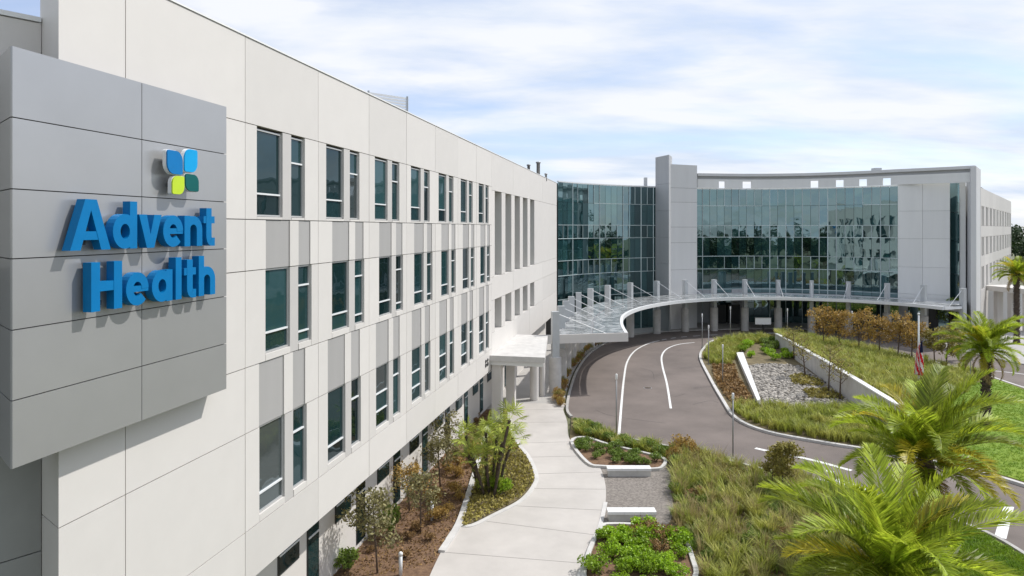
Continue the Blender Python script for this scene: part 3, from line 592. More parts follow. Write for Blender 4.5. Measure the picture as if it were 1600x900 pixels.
# ---------------------------------------------------------------- CENTRE GLASS BUILDING
O3 = Vector((32, 98, 0))
cb = thing('glass_building', 'curved building with teal glass curtain walls and white wall panels', 'building', O3)
ZR = [20.1, 17.6, 14.65, 12.9, 10.05, 8.15, 5.1, 3.1, .1]
def plan(l): return [AT(x, z) for x, z in l]
def resample(pts, n):
    P = spline(pts, 10); d = [0]
    for a, b in zip(P, P[1:]): d.append(d[-1]+(b-a).length)
    out = []
    for i in range(n+1):
        t = d[-1]*i/n; k = max(0, min(len(P)-2, int(np.searchsorted(d, t))-1)); f = (t-d[k])/max(1e-6, d[k+1]-d[k]); out.append(P[k].lerp(P[k+1], f))
    return out
c1 = resample(plan([(871.5, 86.5), (910, 90.5), (950, 93.5), (990, 96), (1030, 98)]), 18)
c2 = resample(plan([(1086, 102.0), (1170, 103.0), (1250, 102.0), (1330, 98.9), (1404, 95.0)]), 25)
def curtain(P, seed, solid=()):
    r = random.Random(seed); n = len(P)-1
    for i in range(n):
        a, b = P[i], P[i+1]; d = (b-a).normalized(); nn = Vector((d.y, -d.x, 0))
        for k in range(len(ZR)-1):
            z1, z0 = ZR[k], ZR[k+1]; ty = r.gauss(0, .004); tx = r.gauss(0, .003); w = (b-a).length; hh = z1-z0
            if k >= 6 and i in solid: m_ = 'fin'; nm = 'entry_panel'
            else: m_ = 'cglass'; nm = 'pane'
            q = MB(O3); p0 = a+d*.02; p1 = b-d*.02; vs = []
            for dep in (0, -.03):
                for p, s in ((p0, -1), (p1, 1)):
                    for z, s2 in ((z0+.02, -1), (z1-.02, 1)): vs.append(p+nn*(dep+s*w/2*ty+s2*hh/2*tx)+Vector((0, 0, z)))
            q.add(vs, [(0, 2, 3, 1), (4, 5, 7, 6), (0, 4, 6, 2), (1, 3, 7, 5), (0, 1, 5, 4), (2, 6, 7, 3)]); q.build(nm, m_, cb)
        # verticals: full-height ones every so often, short ones in the spandrel bands
        if i:
            big = r.random() < .3; segs = [(ZR[-1], ZR[0])] if big else [(ZR[k+1], ZR[k]) for k in range(len(ZR)-1) if k in (0, 2, 4) and r.random() < .75]
            for z0, z1 in segs: MB(O3).bar(a+nn*.04+Vector((0, 0, z0)), a+nn*.04+Vector((0, 0, z1)), .09 if big else .06, .1).build('mullion', 'mullion', cb)
    for k, z in enumerate(ZR[1:7]):
        i = 0
        while i < n:
            L = r.randint(3, 8); j = min(n, i+L); q = MB(O3)
            if k == 0 and r.random() < .35: i = j; continue
            for s in range(i, j):
                d = (P[s+1]-P[s]).normalized(); nn = Vector((d.y, -d.x, 0)); q.bar(P[s]+nn*.06+Vector((0, 0, z)), P[s+1]+nn*.06+Vector((0, 0, z)), .06, .075)
            q.build('transom', 'mullion', cb); i = j
    q = MB(O3); ribbon(q, P, .25, ZR[0]+.003, ZR[0]+.14); q.build('coping', 'steelwhite', cb)
curtain(c1, 3); curtain(c2, 5, solid=(0, 1, 2, 5, 6))
def behind(P, dist, back): return offset(P, dist), offset(P, back)
for P in (c1, c2):
    A, B = behind(P, .2, 9); q = MB(O3); q.prism([(p.x, p.y) for p in A]+[(p.x, p.y) for p in B[::-1]], .0, 19.95); q.build('structure_core', 'core', cb)
# tower: fin and block
q = MB(O3)
fa, fb, fc, fd = AT(1024, 97.5), AT(1045, 93.8), AT(1050, 96.5), AT(1030, 101)
zf = [0, 5, 9.3, 13, 16.7, 20.4, 24.35]
for z0, z1 in zip(zf, zf[1:]): MB(O3).prism([(p.x, p.y) for p in (fa, fb, fc, fd)], z0+.01, z1-.01).build('tower_fin', 'fin', cb)
ba, bb, bc, bd = AT(1046.5, 95.3), AT(1089, 97.3), AT(1089, 104), AT(1040, 104)
for z0, z1 in ((0, 4.6), (4.6, 8.4), (8.4, 12.2), (12.2, 14.4), (14.4, 17.9), (17.9, 19.9), (19.9, 23.2)):
    MB(O3).prism([(p.x, p.y) for p in (ba, bb, bc, bd)], z0+.015, z1-.015).build('tower_panel', 'tower', cb)
MB(O3).prism([(p.x, p.y) for p in (ba+Vector((.1, .1, 0)), bb+Vector((-.1, .1, 0)), bc+Vector((-.1, 0, 0)), bd)], 0, 23.1).build('tower_core', 'core', cb)
# white wall panel section, slot window, end pier
wa, wbb = AT(1402.5, 94.6), AT(1484, 91.8); back = Vector((2.5, 7, 0))
for z0, z1 in ((4.3, 5.2), (5.2, 8.9), (8.9, 12.8), (12.8, 16.6), (16.6, 20.6)):
    for f0, f1 in ((0, .48), (.48, 1)):
        a = wa.lerp(wbb, f0); b = wa.lerp(wbb, f1); d = (b-a).normalized()*.012; nn = Vector((-d.y, d.x, 0)).normalized()
        MB(O3).prism([((a+d).x, (a+d).y), ((b-d).x, (b-d).y), ((b-d+nn*.4).x, (b-d+nn*.4).y), ((a+d+nn*.4).x, (a+d+nn*.4).y)], z0+.012, z1-.012).build('wall_panel', 'panelfar', cb)
sa, sb = AT(1484, 93.3), AT(1500, 92.4)
for z0, z1 in ((3, 8), (8, 12.5), (12.5, 16.4), (16.4, 20.4)): MB(O3).bar(sa.lerp(sb, .5)+Vector((0, 0, z0+.03)), sa.lerp(sb, .5)+Vector((0, 0, z1-.03)), (sb-sa).length, .05, (sb-sa).cross(Vector((0, 0, 1)))).build('pane', 'cglass', cb)
p1, p2 = AT(1500, 92.2), AT(1508.5, 91.8)
MB(O3).prism([(p.x, p.y) for p in (p1, p2, p2+Vector((.5, 3, 0)), p1+Vector((.5, 3, 0)))], 0, 20.7).build('pier', 'panelfar', cb)
MB(O3).prism([(p.x, p.y) for p in (AT(1509, 93), AT(1516.5, 88.6), AT(1525, 88.3), AT(1532, 93.5))], 0, 22.25).build('end_pier', 'tower', cb)
MB(O3).prism([(p.x, p.y) for p in (AT(1403, 95.3), AT(1483, 93.8), AT(1509, 93.9), AT(1532, 95), AT(1540, 104), AT(1410, 106))], 0, 20.0).build('structure_core', 'core', cb)
for f0, f1, mm, nm in ((.02, .2, 'fin', 'entry_panel'), (.21, .45, 'cglass', 'pane'), (.46, .60, 'fin', 'entry_panel'), (.61, .78, 'dark', 'door'), (.79, .98, 'cglass', 'pane')):
    a = wa.lerp(wbb, f0); b = wa.lerp(wbb, f1); d = (b-a).normalized(); nn = Vector((-d.y, d.x, 0))*.5
    MB(O3).prism([((a+nn).x, (a+nn).y), ((b+nn).x, (b+nn).y), ((b+nn*1.5).x, (b+nn*1.5).y), ((a+nn*1.5).x, (a+nn*1.5).y)], .05, 4.28).build(nm, mm, cb)
# roof screen (frieze) with square openings
fz = resample(plan([(1089, 101.6), (1170, 102.6), (1250, 101.6), (1330, 98.5), (1404, 94.6), (1470, 91.6), (1524, 89.0)]), 110)
def pxof(p): return 800+F*p.x/p.y
holes = [(1122.5, 1131.5), (1162, 1170.5), (1267.5, 1276.5), (1308, 1317), (1344, 1353), (1382, 1391)]
seg = []; cur = []
for p in fz:
    if any(a < pxof(p) < b for a, b in holes):
        if len(cur) > 1: seg.append(cur)
        cur = []
    else: cur.append(p)
seg.append(cur)
for s in seg:
    if len(s) < 2: continue
    ribbon(MB(O3), s, .3, 20.26, 21.25).build('frieze_panel', 'panelfar', cb)
ribbon(MB(O3), fz, .3, 21.253, 21.55).build('frieze_band', 'panelfar', cb)
q = offset(fz, .22); ribbon(MB(O3), q, .2, 21.553, 22.0).build('shadow_gap', 'fin', cb)
ribbon(MB(O3), fz, .75, 22.003, 22.4).build('roof_fascia', 'tower', cb)
for px, zt in ((1372, 22.9),): p = AT(px, 98); MB(O3).box(p.x-.5, p.x+.5, p.y, p.y+1, 22.403, zt).build('roof_unit', 'steel', cb)
p = AT(1009, 99); MB(O3).box(p.x-.22, p.x+.22, p.y, p.y+.5, 19.9, 21.6).build('roof_stack', 'white', cb)
# ground-floor doors and sign stand
for x0, x1, z in ((1116, 1134, 101.3), (1137, 1156, 101.4)):
    a = AT(x0, z); b = AT(x1, z); MB(O3).bar(a.lerp(b, .5)+Vector((0, 0, .12)), a.lerp(b, .5)+Vector((0, 0, 2.9)), (b-a).length, .08, (0, 1, 0)).build('door', 'dark', cb)
# ---------------------------------------------------------------- RIGHT WING
rdir = Vector((870, 1066, 0)).normalized(); RO = AT(1532, 93.2)
rwg = thing('far_wing', 'white side wing with rows of narrow windows beyond the end pier', 'building', RO, math.atan2(rdir.y, rdir.x))
MB().box(.2, 62.8, .32, 14, 0, 19.4).build('structure_core', 'core', rwg)
rz = [0, 4.2, 5.8, 8.9, 10.4, 13.0, 14.6, 17.3, 19.8]; nb = 10; bw = 63/nb
for k in range(len(rz)-1):
    z0, z1 = rz[k], rz[k+1]
    for i in range(nb):
        x = i*bw
        if k in (2, 4, 6):
            for a, b in ((0, 1.2), (2.7, 3.4), (4.7, bw)): lbox('wall_panel', 'panel', rwg, x+a, x+b, 0, .31, z0+.012, z1-.012)
            for a, b in ((1.2, 2.7), (3.4, 4.7)): lbox('window', 'glass', rwg, x+a, x+b, .2, .24, z0+.012, z1-.012)
        elif k == 0: lbox('wall_panel', 'panel', rwg, x+g, x+bw-g, .0, .31, z0, z1-.012)
        else: lbox('wall_panel', 'panel', rwg, x+g, x+bw-g, 0, .31, z0+.012, z1-.012)
pc = thing('side_entrance', 'white flat-roofed side entrance with piers beyond the curved canopy', 'porch', AT(1580, 97))
o_ = AT(1580, 97)
q1, q2 = AT(1556, 100), AT(1640, 92)
MB(o_).bar((q1+q2)/2*0+q1+Vector((0, 0, 5.6)), q2+Vector((0, 0, 5.6)), 5, .7).build('roof_slab', 'panel', pc)
MB(o_).bar(q1+Vector((3, 3, 0)), q1+Vector((3, 3, 5.2)), 6, 2, (0, 1, 0)).build('back_wall', 'tower', pc)
for f in (.05, .32, .6, .9):
    q = q1.lerp(q2, f)+Vector((-.9, -1.2, 0)); MB(o_).bar(q, q+Vector((0, 0, 5.24)), .8, .8).build('pier', 'panel', pc)
# ---------------------------------------------------------------- CANOPY
post = [Vector(p) for p in ((3.7, 58.4, 0), (4.5, 62.6, 0), (5.3, 67, 0), (6.2, 71.3, 0), (7.4, 75.8, 0), (9.3, 80.9, 0), (12.0, 85.6, 0), (15.5, 89.5, 0), (19.6, 92.4, 0), (23.9, 94.2, 0), (28.1, 94.9, 0), (32.4, 95.0, 0), (36.8, 94.4, 0), (40.9, 93.2, 0), (45.0, 91.3, 0), (48.8, 88.8, 0), (51.6, 85.6, 0), (53.5, 81, 0))]
inner = [Vector(p) for p in ((10.0, 59.8, 0), (10.3, 63.6, 0), (10.8, 67.4, 0), (11.6, 71.4, 0), (12.9, 75.2, 0), (14.8, 79.0, 0), (17.3, 82.5, 0), (20.2, 85.6, 0), (23.2, 87.7, 0), (26.3, 89.2, 0), (29.5, 90.2, 0), (32.8, 90.6, 0), (36.2, 90.4, 0), (39.4, 89.6, 0), (42.6, 88.2, 0), (45.6, 86.2, 0), (48.4, 83.2, 0), (50.2, 79.4, 0))]
cn = thing('canopy', 'curved steel and glass entrance canopy on white columns around the drive', 'canopy', (20, 80, 0)); O4 = Vector((20, 80, 0)); CZ = 5.0
NS = 5; PS = spline(post, NS); IS = spline(inner, NS)
ribbon(MB(O4), IS, .28, CZ-.28, CZ+.1).build('inner_fascia', 'steelwhite', cn)
ribbon(MB(O4), PS, .3, CZ-.4, CZ+.02).build('ring_beam', 'steel', cn)
mid = [p.lerp(q, .5) for p, q in zip(PS, IS)]; ribbon(MB(O4), mid, .16, CZ-.25, CZ-.02).build('ring_beam', 'steel', cn)
for i, p in enumerate(post):
    c = MB(O4).tube([p+Vector((0, 0, z)) for z in (.0, 3.2, 3.2001, 3.28)], [.52, .52, .5, .3], 20).build('column', 'kerb', cn, False)
    d = (inner[i]-p).normalized()
    MB(O4).bar(p+Vector((0, 0, 3.2)), p+Vector((0, 0, 7.1)), .62, .5, d.cross(Vector((0, 0, 1)))).build('post', 'steel', c)
    MB(O4).bar(p+Vector((0, 0, CZ-.16)), inner[i]-d*.14+Vector((0, 0, CZ-.1)), .2, .32).build('radial_beam', 'steelwhite', cn)
    MB(O4).tube([p+d*.2+Vector((0, 0, 6.9)), p.lerp(inner[i], .72)+Vector((0, 0, CZ+.05))], .032, 6).build('tie_rod', 'steelwhite', cn)
for i in range(len(PS)-1):
    if i % NS: MB(O4).bar(PS[i]+Vector((0, 0, CZ)), IS[i]+Vector((0, 0, CZ+.0)), .1, .16).build('rafter', 'steelwhite', cn)
    for k in range(2):
        a, b = (0.02, .49) if k == 0 else (.51, .975); v = [PS[i].lerp(IS[i], a), PS[i].lerp(IS[i], b), PS[i+1].lerp(IS[i+1], b), PS[i+1].lerp(IS[i+1], a)]
        c = sum(v, Vector())/4; v = [c+(q-c)*.95+Vector((0, 0, CZ+.095)) for q in v]
        q = MB(O4); q.add(v+[x+Vector((0, 0, .02)) for x in v], [(3, 2, 1, 0), (4, 5, 6, 7), (0, 1, 5, 4), (1, 2, 6, 5), (2, 3, 7, 6), (3, 0, 4, 7)]); q.build('glass_panel', 'cang', cn)
er = [p for p in PS[8*NS:]]; bk_ = [AT(1508, 91.5), AT(1484, 91.5), AT(1402, 94.3), c2[-1]+Vector((0, -.25, 0)), c2[18]+Vector((0, -.25, 0)), c2[12]+Vector((0, -.25, 0)), c2[6]+Vector((0, -.25, 0)), AT(1090, 101.6), AT(1089, 97.0), AT(1047, 95.0), AT(1044, 93.7), AT(1023, 97.3)]
ro_ = MB(O4).prism([(p.x, p.y) for p in er]+[(p.x, p.y) for p in bk_], 4.25, 4.55).build('entry_roof', 'tower', cn)
e0 = post[0]+Vector((-1.2, -.35, 0)); MB(O4).bar(e0+Vector((0, 0, CZ-.25)), inner[0]+Vector((.1, -.35, CZ-.25)), .16, .75).build('end_fascia', 'panel', cn)
# ---------------------------------------------------------------- PORCH at wing A
por = thing('porch', 'flat-roofed white porch joining the long building to the walkway', 'porch', nA*D, math.pi/2-TH)
MB().prism([(47.6, -.01), (47.6, -4.0), (57.5, -2.7), (57.5, -.01)], 4.7, 5.1).build('roof_slab', 'kerb', por)
MB().prism([(47.75, -.01), (47.75, -3.85), (57.3, -2.55), (57.3, -.01)], 4.4, 4.695).build('roof_beam', 'panelfar', por)
for x, y in ((48.3, -.4), (53.2, -.4)): MB().box(x-.3, x+.3, y-.35, y+.35, .05, 4.397).build('pier', 'panel', por)
for x, y in ((55.4, -1.9),): MB().tube([(x, y, .05), (x, y, 4.397)], .36, 18).build('column', 'panel', por)
MB().tube([(56.9, -2.35, .05), (56.9, -2.35, 4.397)], .22, 14).build('column', 'panel', por)
# ================================================================ SMALL THINGS
def bench(x0, x1, yb, label):
    a = G(x0, yb, .07); b = G(x1, yb, .07); c = (a+b)/2; t = thing('bench', label, 'bench', c); w = (b-a).length/2
    MB().box(-w*.97, w*.97, .05, .5, -.02, .33).build('base', 'kerb', t)
    for k in range(3): x = -w+2*w*k/3; MB().box(x+.006, x+2*w/3-.006, 0, .55, .333, .47).build('seat_slab', 'white', t)
bench(949, 1018, 745, 'white concrete bench backing onto the kerbed bed above the gravel'); bench(950, 1026, 815, 'white concrete bench at the lower edge of the gravel pad')
def pole(px, py, h, label, name='light_pole', r=.045, grp=None):
    p = G(px, py, .1); t = thing(name, label, 'lamp', p, 0, grp)
    MB().tube([(0, 0, -.1), (0, 0, h-.4)], r, 10).build('shaft', 'poleM', t, True); MB().tube([(0, 0, -.1), (0, 0, .06)], r*2.2, 10).build('base_plate', 'poleM', t)
    MB().tube([(0, 0, h-.4), (0, 0, h-.36), (0, 0, h-.05), (0, 0, h)], [r*1.1, r*1.7, r*1.7, r*1.2], 12).build('lamp_head', 'white', t, True)
for px, py, yt, lb in ((963, 684, 584, 'slim grey lamp pole among the shrubs at the road edge above the bench'), (1145, 716, 614, 'slim grey lamp pole at the road edge facing the island kerb'), (1097, 543, 490, 'tall lamp pole at the island tip beside the road'), (1107, 570, 508, 'lamp pole in the grass behind the island tip'), (1141, 530, 479, 'lamp pole in the grasses on the far rim of the island'), (1129, 600, 538, 'lamp pole in the brown groundcover of the island'), (1230, 527, 482, 'lamp pole where the white retaining wall begins'), (1331, 545, 486, 'lamp pole between the rust coloured trees')):
    p = G(px, py, .1); pole(px, py, (py-yt)*p.y/F, lb)
for px, py, lb in ((675, 813, 'short white bollard light in mulch beside the thin sapling'), (626, 898, 'short white bollard light in mulch near the walkway start')):
    p = G(px, py, .06); t = thing('bollard_light', lb, 'bollard', p); MB().tube([(0, 0, -.05), (0, 0, .8)], .075, 12).build('shaft', 'steelwhite', t, True); MB().tube([(0, 0, .801), (0, 0, .9), (0, 0, .95)], [.09, .09, .03], 12).build('cap', 'white', t, True)
p = G(1192, 524, .1); t = thing('notice_sign', 'blank pale notice board on a dark post before the entrance', 'sign', AT(1192, 91.5, .05)); MB().tube([(0, 0, -.05), (0, 0, 1.3)], .1, 8).build('post', 'dark', t); MB().box(-1.05, 1.05, -.06, .06, 1.3, 2.15).build('board', 'white', t); MB().box(-1.1, 1.1, -.09, .09, 2.153, 2.22).build('board_cap', 'poleM', t)
p = AT(1516, 64, .1); t = thing('road_sign', 'thin post with a small dark sign by the far lawn', 'sign', p); MB().tube([(0, 0, -.1), (0, 0, 2.3)], .04, 8).build('post', 'poleM', t); MB().box(-.2, .2, -.06, -.04, 1.7, 2.3).build('plate', 'poleM', t)
# flag
fp = AT(1435, 57.5, .9); hz = CAM-(492-HZ)*57.5/F-fp.z
t = thing('flagpole', 'white flagpole standing in the mound grass', 'flagpole', fp); MB().tube([(0, 0, -.8), (0, 0, hz)], [.085, .06], 12).build('pole', 'steelwhite', t, True)
b_ = MB(); b_.tube([(0, 0, hz), (0, 0, hz+.06), (0, 0, hz+.14), (0, 0, hz+.18)], [.04, .1, .1, .02], 10); b_.build('finial', 'white', t, True)
ft = CAM-(530-HZ)*57.5/F-fp.z; fbm = CAM-(586-HZ)*57.5/F-fp.z
V = []; Fc = []; mi = []; nu, nv = 26, 26
for j in range(nv+1):
    for i in range(nu+1):
        u = i/nu; v = j/nv; w = .3+.55*v**.6
        x = .16-u*w*1.0+.10*math.sin(u*11+v*3)*v; y = -.10*math.sin(u*15+v*2)*(.5+.6*v)-.26; z = ft-v*(ft-fbm)*(1-.1*u)-u*.45*(1-v*.6); V.append((x+.12*u*v, y, z))
for j in range(nv):
    for i in range(nu):
        a = j*(nu+1)+i; Fc.append((a, a+1, a+nu+2, a+nu+1)); u = (i+.5)/nu; v = (j+.5)/nv
        s = (u*1.3-.0+v*.9); mi.append(2 if v < .36 and u < .55 else (0 if int(s*7) % 2 == 0 else 1))
me = mk('flag', V, Fc, ['red', 'fwhite', 'navy'], True); me.polygons.foreach_set('material_index', mi)
sd = link('flag', me, None, fp); md = sd.modifiers.new('thick', 'SOLIDIFY'); md.thickness = .012
tag(sd, 'red, white and navy striped flag hanging limp from its pole', 'flag')
# ================================================================ PLANTING
def stuff(name, me, label=None): o = link(name, me); o['kind'] = 'stuff'; return o
def P3(xy, z): return np.c_[xy, np.full(len(xy), z) if np.isscalar(z) else z]
grassbed = GP([(1046, 702), (1101, 716), (1210, 743), (1262, 753), (1290, 785), (1330, 830), (1400, 890), (1440, 930), (1095, 930), (1090, 880), (1074, 846), (1046, 828), (1056, 790), (1050, 740)])
xy = scatter(grassbed, 330); stuff('ornamental_grass', blades(P3(xy, .05), rng.uniform(.45, 1.0, len(xy)), 70, .028, .2, 'ornamental_grass', 'grassblade', .85))
xy = scatter(grassbed, 110); stuff('feather_grass', blades(P3(xy, .05), rng.uniform(.8, 1.25, len(xy)), 46, .016, .14, 'feather_grass', 'tanblade', .6))
xy = scatter(grassbed, 190); stuff('sedge', blades(P3(xy, .05), rng.uniform(.3, .55, len(xy)), 60, .026, .24, 'sedge', 'sedgeblade', 1.1))
xy = scatter(grassbed, 4000); V, Q = leafquads(P3(xy, .06+rng.uniform(0, .08, len(xy))), .12); stuff('leaf_litter', npmesh('leaf_litter', V, Q, 'brownleaf'))
strip = GP([(893, 656), (906, 661), (960, 685), (1040, 701), (1046, 716), (1000, 706), (940, 692), (900, 680)])
xy = scatter(strip, 120); stuff('ornamental_grass', blades(P3(xy, .05), rng.uniform(.35, .7, len(xy)), 60, .028, .2, 'ornamental_grass', 'grassblade', .85))
su = rng.uniform(0, 1, (1500, 2)); MP = np.array([mound(s, .03+.95*u) for s, u in su])
stuff('mound_grass', blades(MP, rng.uniform(.4, .9, len(MP)), 40, .04, .3, 'mound_grass', 'grassblade', .8))
isl_edge = [GP([(1104, 548), (1116, 536), (1150, 530), (1200, 527), (1208, 536), (1160, 541), (1150, 560), (1146, 572), (1112, 572), (1100, 560)]), GP([(1146, 640), (1180, 634), (1200, 640), (1260, 646), (1320, 640), (1420, 690), (1440, 716), (1360, 701), (1280, 688), (1200, 672), (1154, 652)])]
for pl, n in ((isl_edge[0], 330), (isl_edge[1], 420)):
    xy = scatter(pl, n); stuff('island_grass', blades(P3(xy, .12), rng.uniform(.55, .95, len(xy)), 45, .035, .22, 'island_grass', 'grassblade', .7))
rocks = GP([(1166, 574), (1205, 570), (1250, 574), (1285, 597), (1330, 634), (1300, 642), (1250, 645), (1196, 638), (1182, 610)])
def rockmesh(xy, z, s0, s1, m):
    bm = bmesh.new(); bmesh.ops.create_icosphere(bm, subdivisions=1, radius=1); bv = np.array([v.co[:] for v in bm.verts]); bf = np.array([[v.index for v in f.verts] for f in bm.faces]); bm.free()
    k = len(xy); s = rng.uniform(s0, s1, k); V = bv[None]*(1+rng.uniform(-.22, .22, (k, len(bv), 1))); sc = np.stack([s*rng.uniform(.8, 1.3, k), s*rng.uniform(.8, 1.3, k), s*rng.uniform(.5, .8, k)], 1); V = V*sc[:, None]
    a = rng.uniform(0, 6.28, k); c, sn = np.cos(a)[:, None], np.sin(a)[:, None]; V = np.stack([V[..., 0]*c-V[..., 1]*sn, V[..., 0]*sn+V[..., 1]*c, V[..., 2]], 2)+np.c_[xy, z+s*.25][:, None]
    return npmesh('river_rocks', V.reshape(-1, 3), (bf[None]+np.arange(k)[:, None, None]*len(bv)).reshape(-1, 3), m)
xy = scatter(rocks, 4200); stuff('river_rocks', rockmesh(xy, .12, .07, .19, 'rock'))
cover = [GP([(1112, 574), (1148, 574), (1152, 590), (1178, 632), (1150, 640), (1132, 620), (1116, 595)]), GP([(1233, 592), (1252, 588), (1285, 600), (1288, 608), (1240, 604)]), GP([(1255, 614), (1290, 611), (1312, 622), (1318, 628), (1265, 626)])]
for pl, n in zip(cover, (2600, 700, 800)):
    xy = scatter(pl, n); V, Q = leafquads(P3(xy, .14+rng.uniform(0, .3, len(xy))), .28); stuff('low_groundcover', npmesh('low_groundcover', V, Q, 'yellowcover' if n < 1000 else 'brownleaf'))
xy = scatter(palmbed, 5200); V, Q = leafquads(P3(xy, .13+rng.uniform(0, .16, len(xy))), .17); stuff('low_groundcover', npmesh('low_groundcover', V, Q, 'yellowcover'))
mul = [Vector((-9.5, 26, 0))]+GP([(676, 884), (712, 822), (742, 730), (755, 690), (772, 655), (784, 640)])+[Vector((-3, 52, 0)), Vector((-4.5, 47, 0))]
xy = scatter(mul, 6000); V, Q = leafquads(P3(xy, .065+rng.uniform(0, .05, len(xy))), .12); stuff('leaf_litter', npmesh('leaf_litter', V, Q, 'brownleaf'))
for ln, n in ((lawn1, 9000), (lawn2, 5000)):
    xy = scatter(ln, n); stuff('lawn_grass', blades(P3(xy, .1), .14, 9, .02, .12, 'lawn_grass', 'lawnblade', .8))
# orange/brown strip of low plants along the drive kerb
lp = spline([G(889, 636, .1), G(893, 610, .1), G(906, 575, .1), G(927, 550, .1), G(960, 531, .1)], 11)
for i, p in enumerate(lp): shrub(('rust', 'brown', 'olive')[i % 3], p+Vector((-.75+random.uniform(-.2, .2), .3, 0)), random.uniform(.45, .7), 'small rust-brown shrub in the row along the drive kerb', 'low shrubs along the drive kerb', random.uniform(.5, .9))
# shrubs in beds
def fill(poly, n, kind, s0, s1, label, group, z=.12, zs=1):
    for x, y in scatter(poly, n): s = random.uniform(s0, s1); shrub(kind, (x, y, z), s, label, group, s*zs)
fill(GP([(925, 900), (942, 842), (965, 832), (1030, 838), (1062, 855), (1075, 885), (1060, 925), (950, 925)]), 34, 'bright', .45, .85, 'bright green shrub in the round kerbed bed below the benches', 'bright shrubs in the round bed')
for px, py, s in ((1015, 838, 1.05), (1040, 850, .95), (998, 845, .8), (1030, 866, .8), (985, 838, .7)): shrub('brown', G(px, py, .12), s, 'brownish twiggy shrub among the bright shrubs of the round bed', 'brown shrubs in the round bed', s*1.1)
fill(GP([(900, 697), (920, 722), (1020, 733), (1032, 727), (1000, 714), (950, 702), (916, 692)]), 30, 'green', .4, .65, 'green shrub in the kerbed bed behind the upper bench', 'shrubs behind the upper bench')
fill(strip, 34, 'green', .4, .7, 'green shrub in the planting strip along the road kerb', 'shrubs along the road kerb', .05)
fill(GP([(1052, 708), (1101, 718), (1200, 743), (1180, 770), (1100, 760)]), 16, 'olive', .5, .8, 'olive tufted shrub in the grass bed near the road', 'olive shrubs in the grass bed', .05)
fill(grassbed, 18, 'green', .4, .8, 'green shrub scattered among the tall ornamental grasses', 'green shrubs among the grasses', .05)
fill(grassbed, 10, 'brown', .4, .7, 'brown shrub scattered among the tall ornamental grasses', 'brown shrubs among the grasses', .05)
for px, py, s in ((1062, 712, .95), (1082, 718, .8), (1052, 722, .7)): shrub('rust', G(px, py, .05), s, 'orange shrub at the corner between gravel pad and road', 'orange shrubs by the gravel pad', s*1.2)
fill(GP([(1158, 548), (1170, 538), (1205, 534), (1240, 558), (1238, 570), (1200, 568), (1165, 568)]), 22, 'bright', .5, .9, 'bright green shrub at the head of the rock garden', 'shrubs at the head of the rock garden')
fill(GP([(1190, 534), (1212, 536), (1235, 552), (1200, 550)]), 10, 'green', .6, 1.0, 'dark green shrub between rock garden and white wall', 'dark shrubs by the white wall')
fill(mul, 14, 'brown', .35, .6, 'brown low shrub in the mulch bed beside the long building', 'brown shrubs in the mulch', .06)
fill(GP([(655, 840), (700, 835), (738, 745), (752, 700), (715, 705), (680, 770)]), 18, 'rust', .4, .7, 'rust-red shrub in the mulch bed near the palm bed kerb', 'rust shrubs in the mulch', .06)
shrub('bright', G(782, 770, .12), .85, 'bright green bush at the foot of the fan palms', None, .95); shrub('green', G(545, 890, .06), .9, 'green bush against the base of the long building', None, .9)
shrub('leafy' if False else 'green', G(612, 838, .06), .8, 'upright green bush behind the thin sapling', None, 1.6)
# trees
def rust_tree(px, py, h, cr, label, lm='leafrust', n=1500, grp=None, bare=.28, ls=.2): tree(G(px, py, .2), h, cr, label, lm, n, ls, grp, .07, bare)
ordn = ['first', 'second', 'third', 'fourth', 'fifth', 'sixth']
for px, py, h in ((1287, 546, 4.9), (1312, 548, 4.4), (1342, 552, 4.6), (1374, 556, 4.3), (1402, 560, 4.6), (1424, 562, 3.8)): rust_tree(px, py, h, 1.65, 'rust-leaved young tree, %s in the mound row counted from the white wall' % ordn.pop(0), grp='rust trees along the mound')
for px, py, h, w in ((1460, 566, 3.4, 'first'), (1478, 572, 3.2, 'second'), (1497, 560, 3.6, 'third')): rust_tree(px, py, h, 1.3, 'olive young tree beyond the lawn palm, %s from the flagpole' % w, 'leafolive', 1500, 'olive trees by the flagpole')
rust_tree(1485, 520, 4.2, 1.8, 'dark green tree in front of the canopy end column', 'leafgreen', 2600)
for px, py, h, w in ((1258, 588, 3.6, 'second'), (1294, 614, 4.3, 'third'), (1312, 624, 3.6, 'fourth'), (1240, 560, 3.2, 'first')): rust_tree(px, py, h, 1.25, 'sparse twiggy tree before the retaining wall, %s from the green shrubs' % w, 'leafolive', 420, 'sparse trees in the rock garden', .35, .16)
for px, py, h, cr, lb, lm, n in ((590, 895, 3.3, 1.2, 'pale twiggy tree in mulch near the building base', 'leafpale', 1300), (657, 833, 2.9, .95, 'thin sapling with pale crown in the mulch bed', 'leafpale', 700), (688, 760, 2.6, 1.0, 'pale leafy sapling by the slot windows further along', 'leafpale', 900), (700, 735, 3.0, 1.1, 'whitish sapling close to the building and fan palms', 'leafpale', 700), (640, 800, 2.2, 1.2, 'reddish sapling behind the thin pale one', 'leafrust', 600), (1222, 775, 2.9, .85, 'slender orange-tinged tree at the edge of the small lawn', 'leafolive', 1600), (1205, 765, 2.2, .7, 'small olive tree beside the orange-tinged one', 'leafolive', 900)):
    tree(G(px, py, .06), h, cr, lb, lm, int(n*1.5), .14, None, .045, .35)
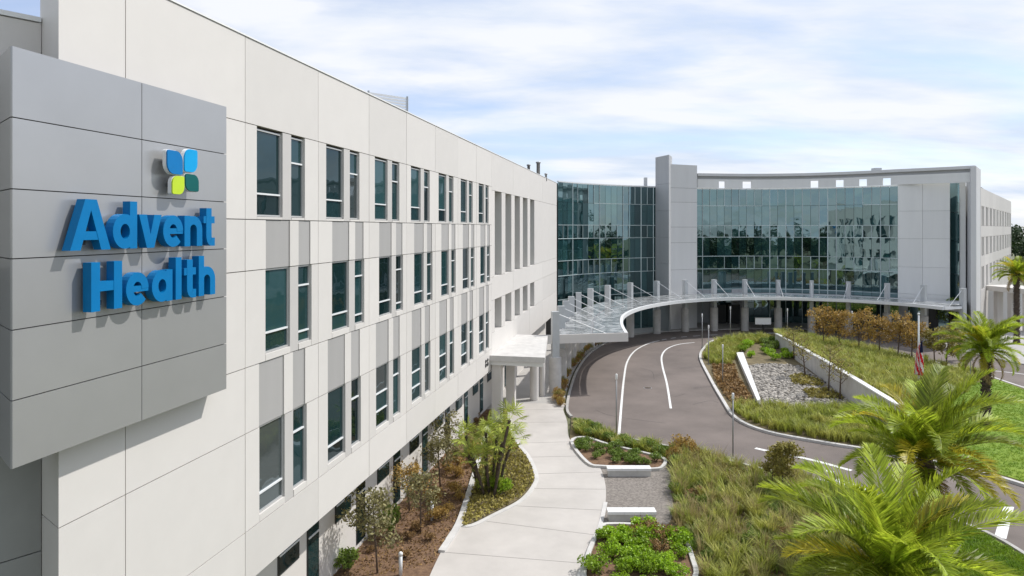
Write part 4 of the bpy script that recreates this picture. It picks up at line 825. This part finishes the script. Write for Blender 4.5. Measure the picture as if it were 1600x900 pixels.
# fan palm clump
fpc = thing('fan_palm', 'multi-stemmed fan palm clump in the kerbed palm bed', 'palm tree', G(764, 768, .12))
for i in range(11):
    a = i*2.4; r0 = .25+.09*i; ox, oy = math.cos(a)*r0*.55, math.sin(a)*r0*.6; h = random.uniform(2.0, 4.3); top = Vector((ox*2.9+random.uniform(-.35, .35), oy*2.4+random.uniform(-.35, .35), h))
    b0 = Vector((ox, oy, -.1)); tr = MB(); m_ = b0.lerp(top, .5)+Vector((-ox*.2, -oy*.2, 0)); pts = [b0.lerp(m_, k/5) for k in range(5)]+[m_.lerp(top, k/6) for k in range(7)]
    tr.tube(pts, [.075*(1.15 if k % 2 else .9) for k in range(len(pts))], 8); tr.build('trunk', 'palmbark', fpc)
    for k in range(9):
        o = link('fan_leaf', FAN[k % 3], fpc, top); s = random.uniform(.8, 1.15); o.scale = (s, s, s); f = k/9; o.rotation_euler = (random.uniform(-.4, .4), -R(75-110*f), k*2.4)
    for k in range(3):
        o = link('fan_leaf', FAN[k], fpc, b0+Vector((0, 0, random.uniform(.2, 1.2)))); o.scale = (.7, .7, .7); o.rotation_euler = (0, -.6, random.uniform(0, 6))
# feather palms
pz = AT(1445, 28); palm((pz.x, pz.y, .05), 4.4, 1.5, 40, 'large feather palm standing between the road and the small lawn', .24)
pz = AT(1392, 20.5); palm((pz.x, pz.y, .05), 3.35, 1.5, 40, 'large feather palm with arching fronds over the grass bed', .24)
pz = AT(1540, 49); palm((pz.x, pz.y, .12), 5.1, 1.15, 46, 'feather palm with bare dark trunk on the bright lawn', .27)
pz = AT(1588, 84); palm((pz.x, pz.y, .0), 8.2, 1.05, 42, 'tall feather palm before the side entrance', .3)
# woods: beyond the far wing, and behind the viewpoint (seen mirrored in the glass)
def woods(pts, name, hmin, hmax):
    Vs = []; Qs = []; o = 0; st = MB()
    for x, y in pts:
        h = random.uniform(hmin, hmax); r = h*.32; st.tube([(x, y, -.1), (x, y, h*.7)], [.25, .1], 6)
        for c in range(9):
            cc = np.array([x, y, h*.62])+rng.normal(size=3)*np.array([r*.55, r*.55, h*.17]); P = ballpts(90, (r*.5, r*.5, r*.45), hollow=.4)+cc; P[:, 2] = np.maximum(P[:, 2], .3); V, Q = leafquads(P, .95); Vs.append(V); Qs.append(Q+o); o += len(V)
    w = stuff(name, npmesh(name, np.vstack(Vs), np.vstack(Qs), 'leafdark')); st.build('trunks', 'bark', w)['kind'] = 'stuff'
woods([(random.uniform(150, 330), random.uniform(185, 260)) for _ in range(50)]+[(random.uniform(150, 186), random.uniform(190, 222)) for _ in range(16)], 'far_woodland', 12, 17)
fw = []
while len(fw) < 55:
    x, y = random.uniform(120, 220), random.uniform(60, 175)
    if x/y > .80: fw.append((x, y))
woods(fw, 'east_woodland', 10, 16)
woods([(random.uniform(-70, 130), random.uniform(-95, -45)) for _ in range(75)], 'near_woodland', 9, 16)
woods([(random.uniform(85, 150), random.uniform(-40, 60)) for _ in range(40)], 'side_woodland', 8, 13)
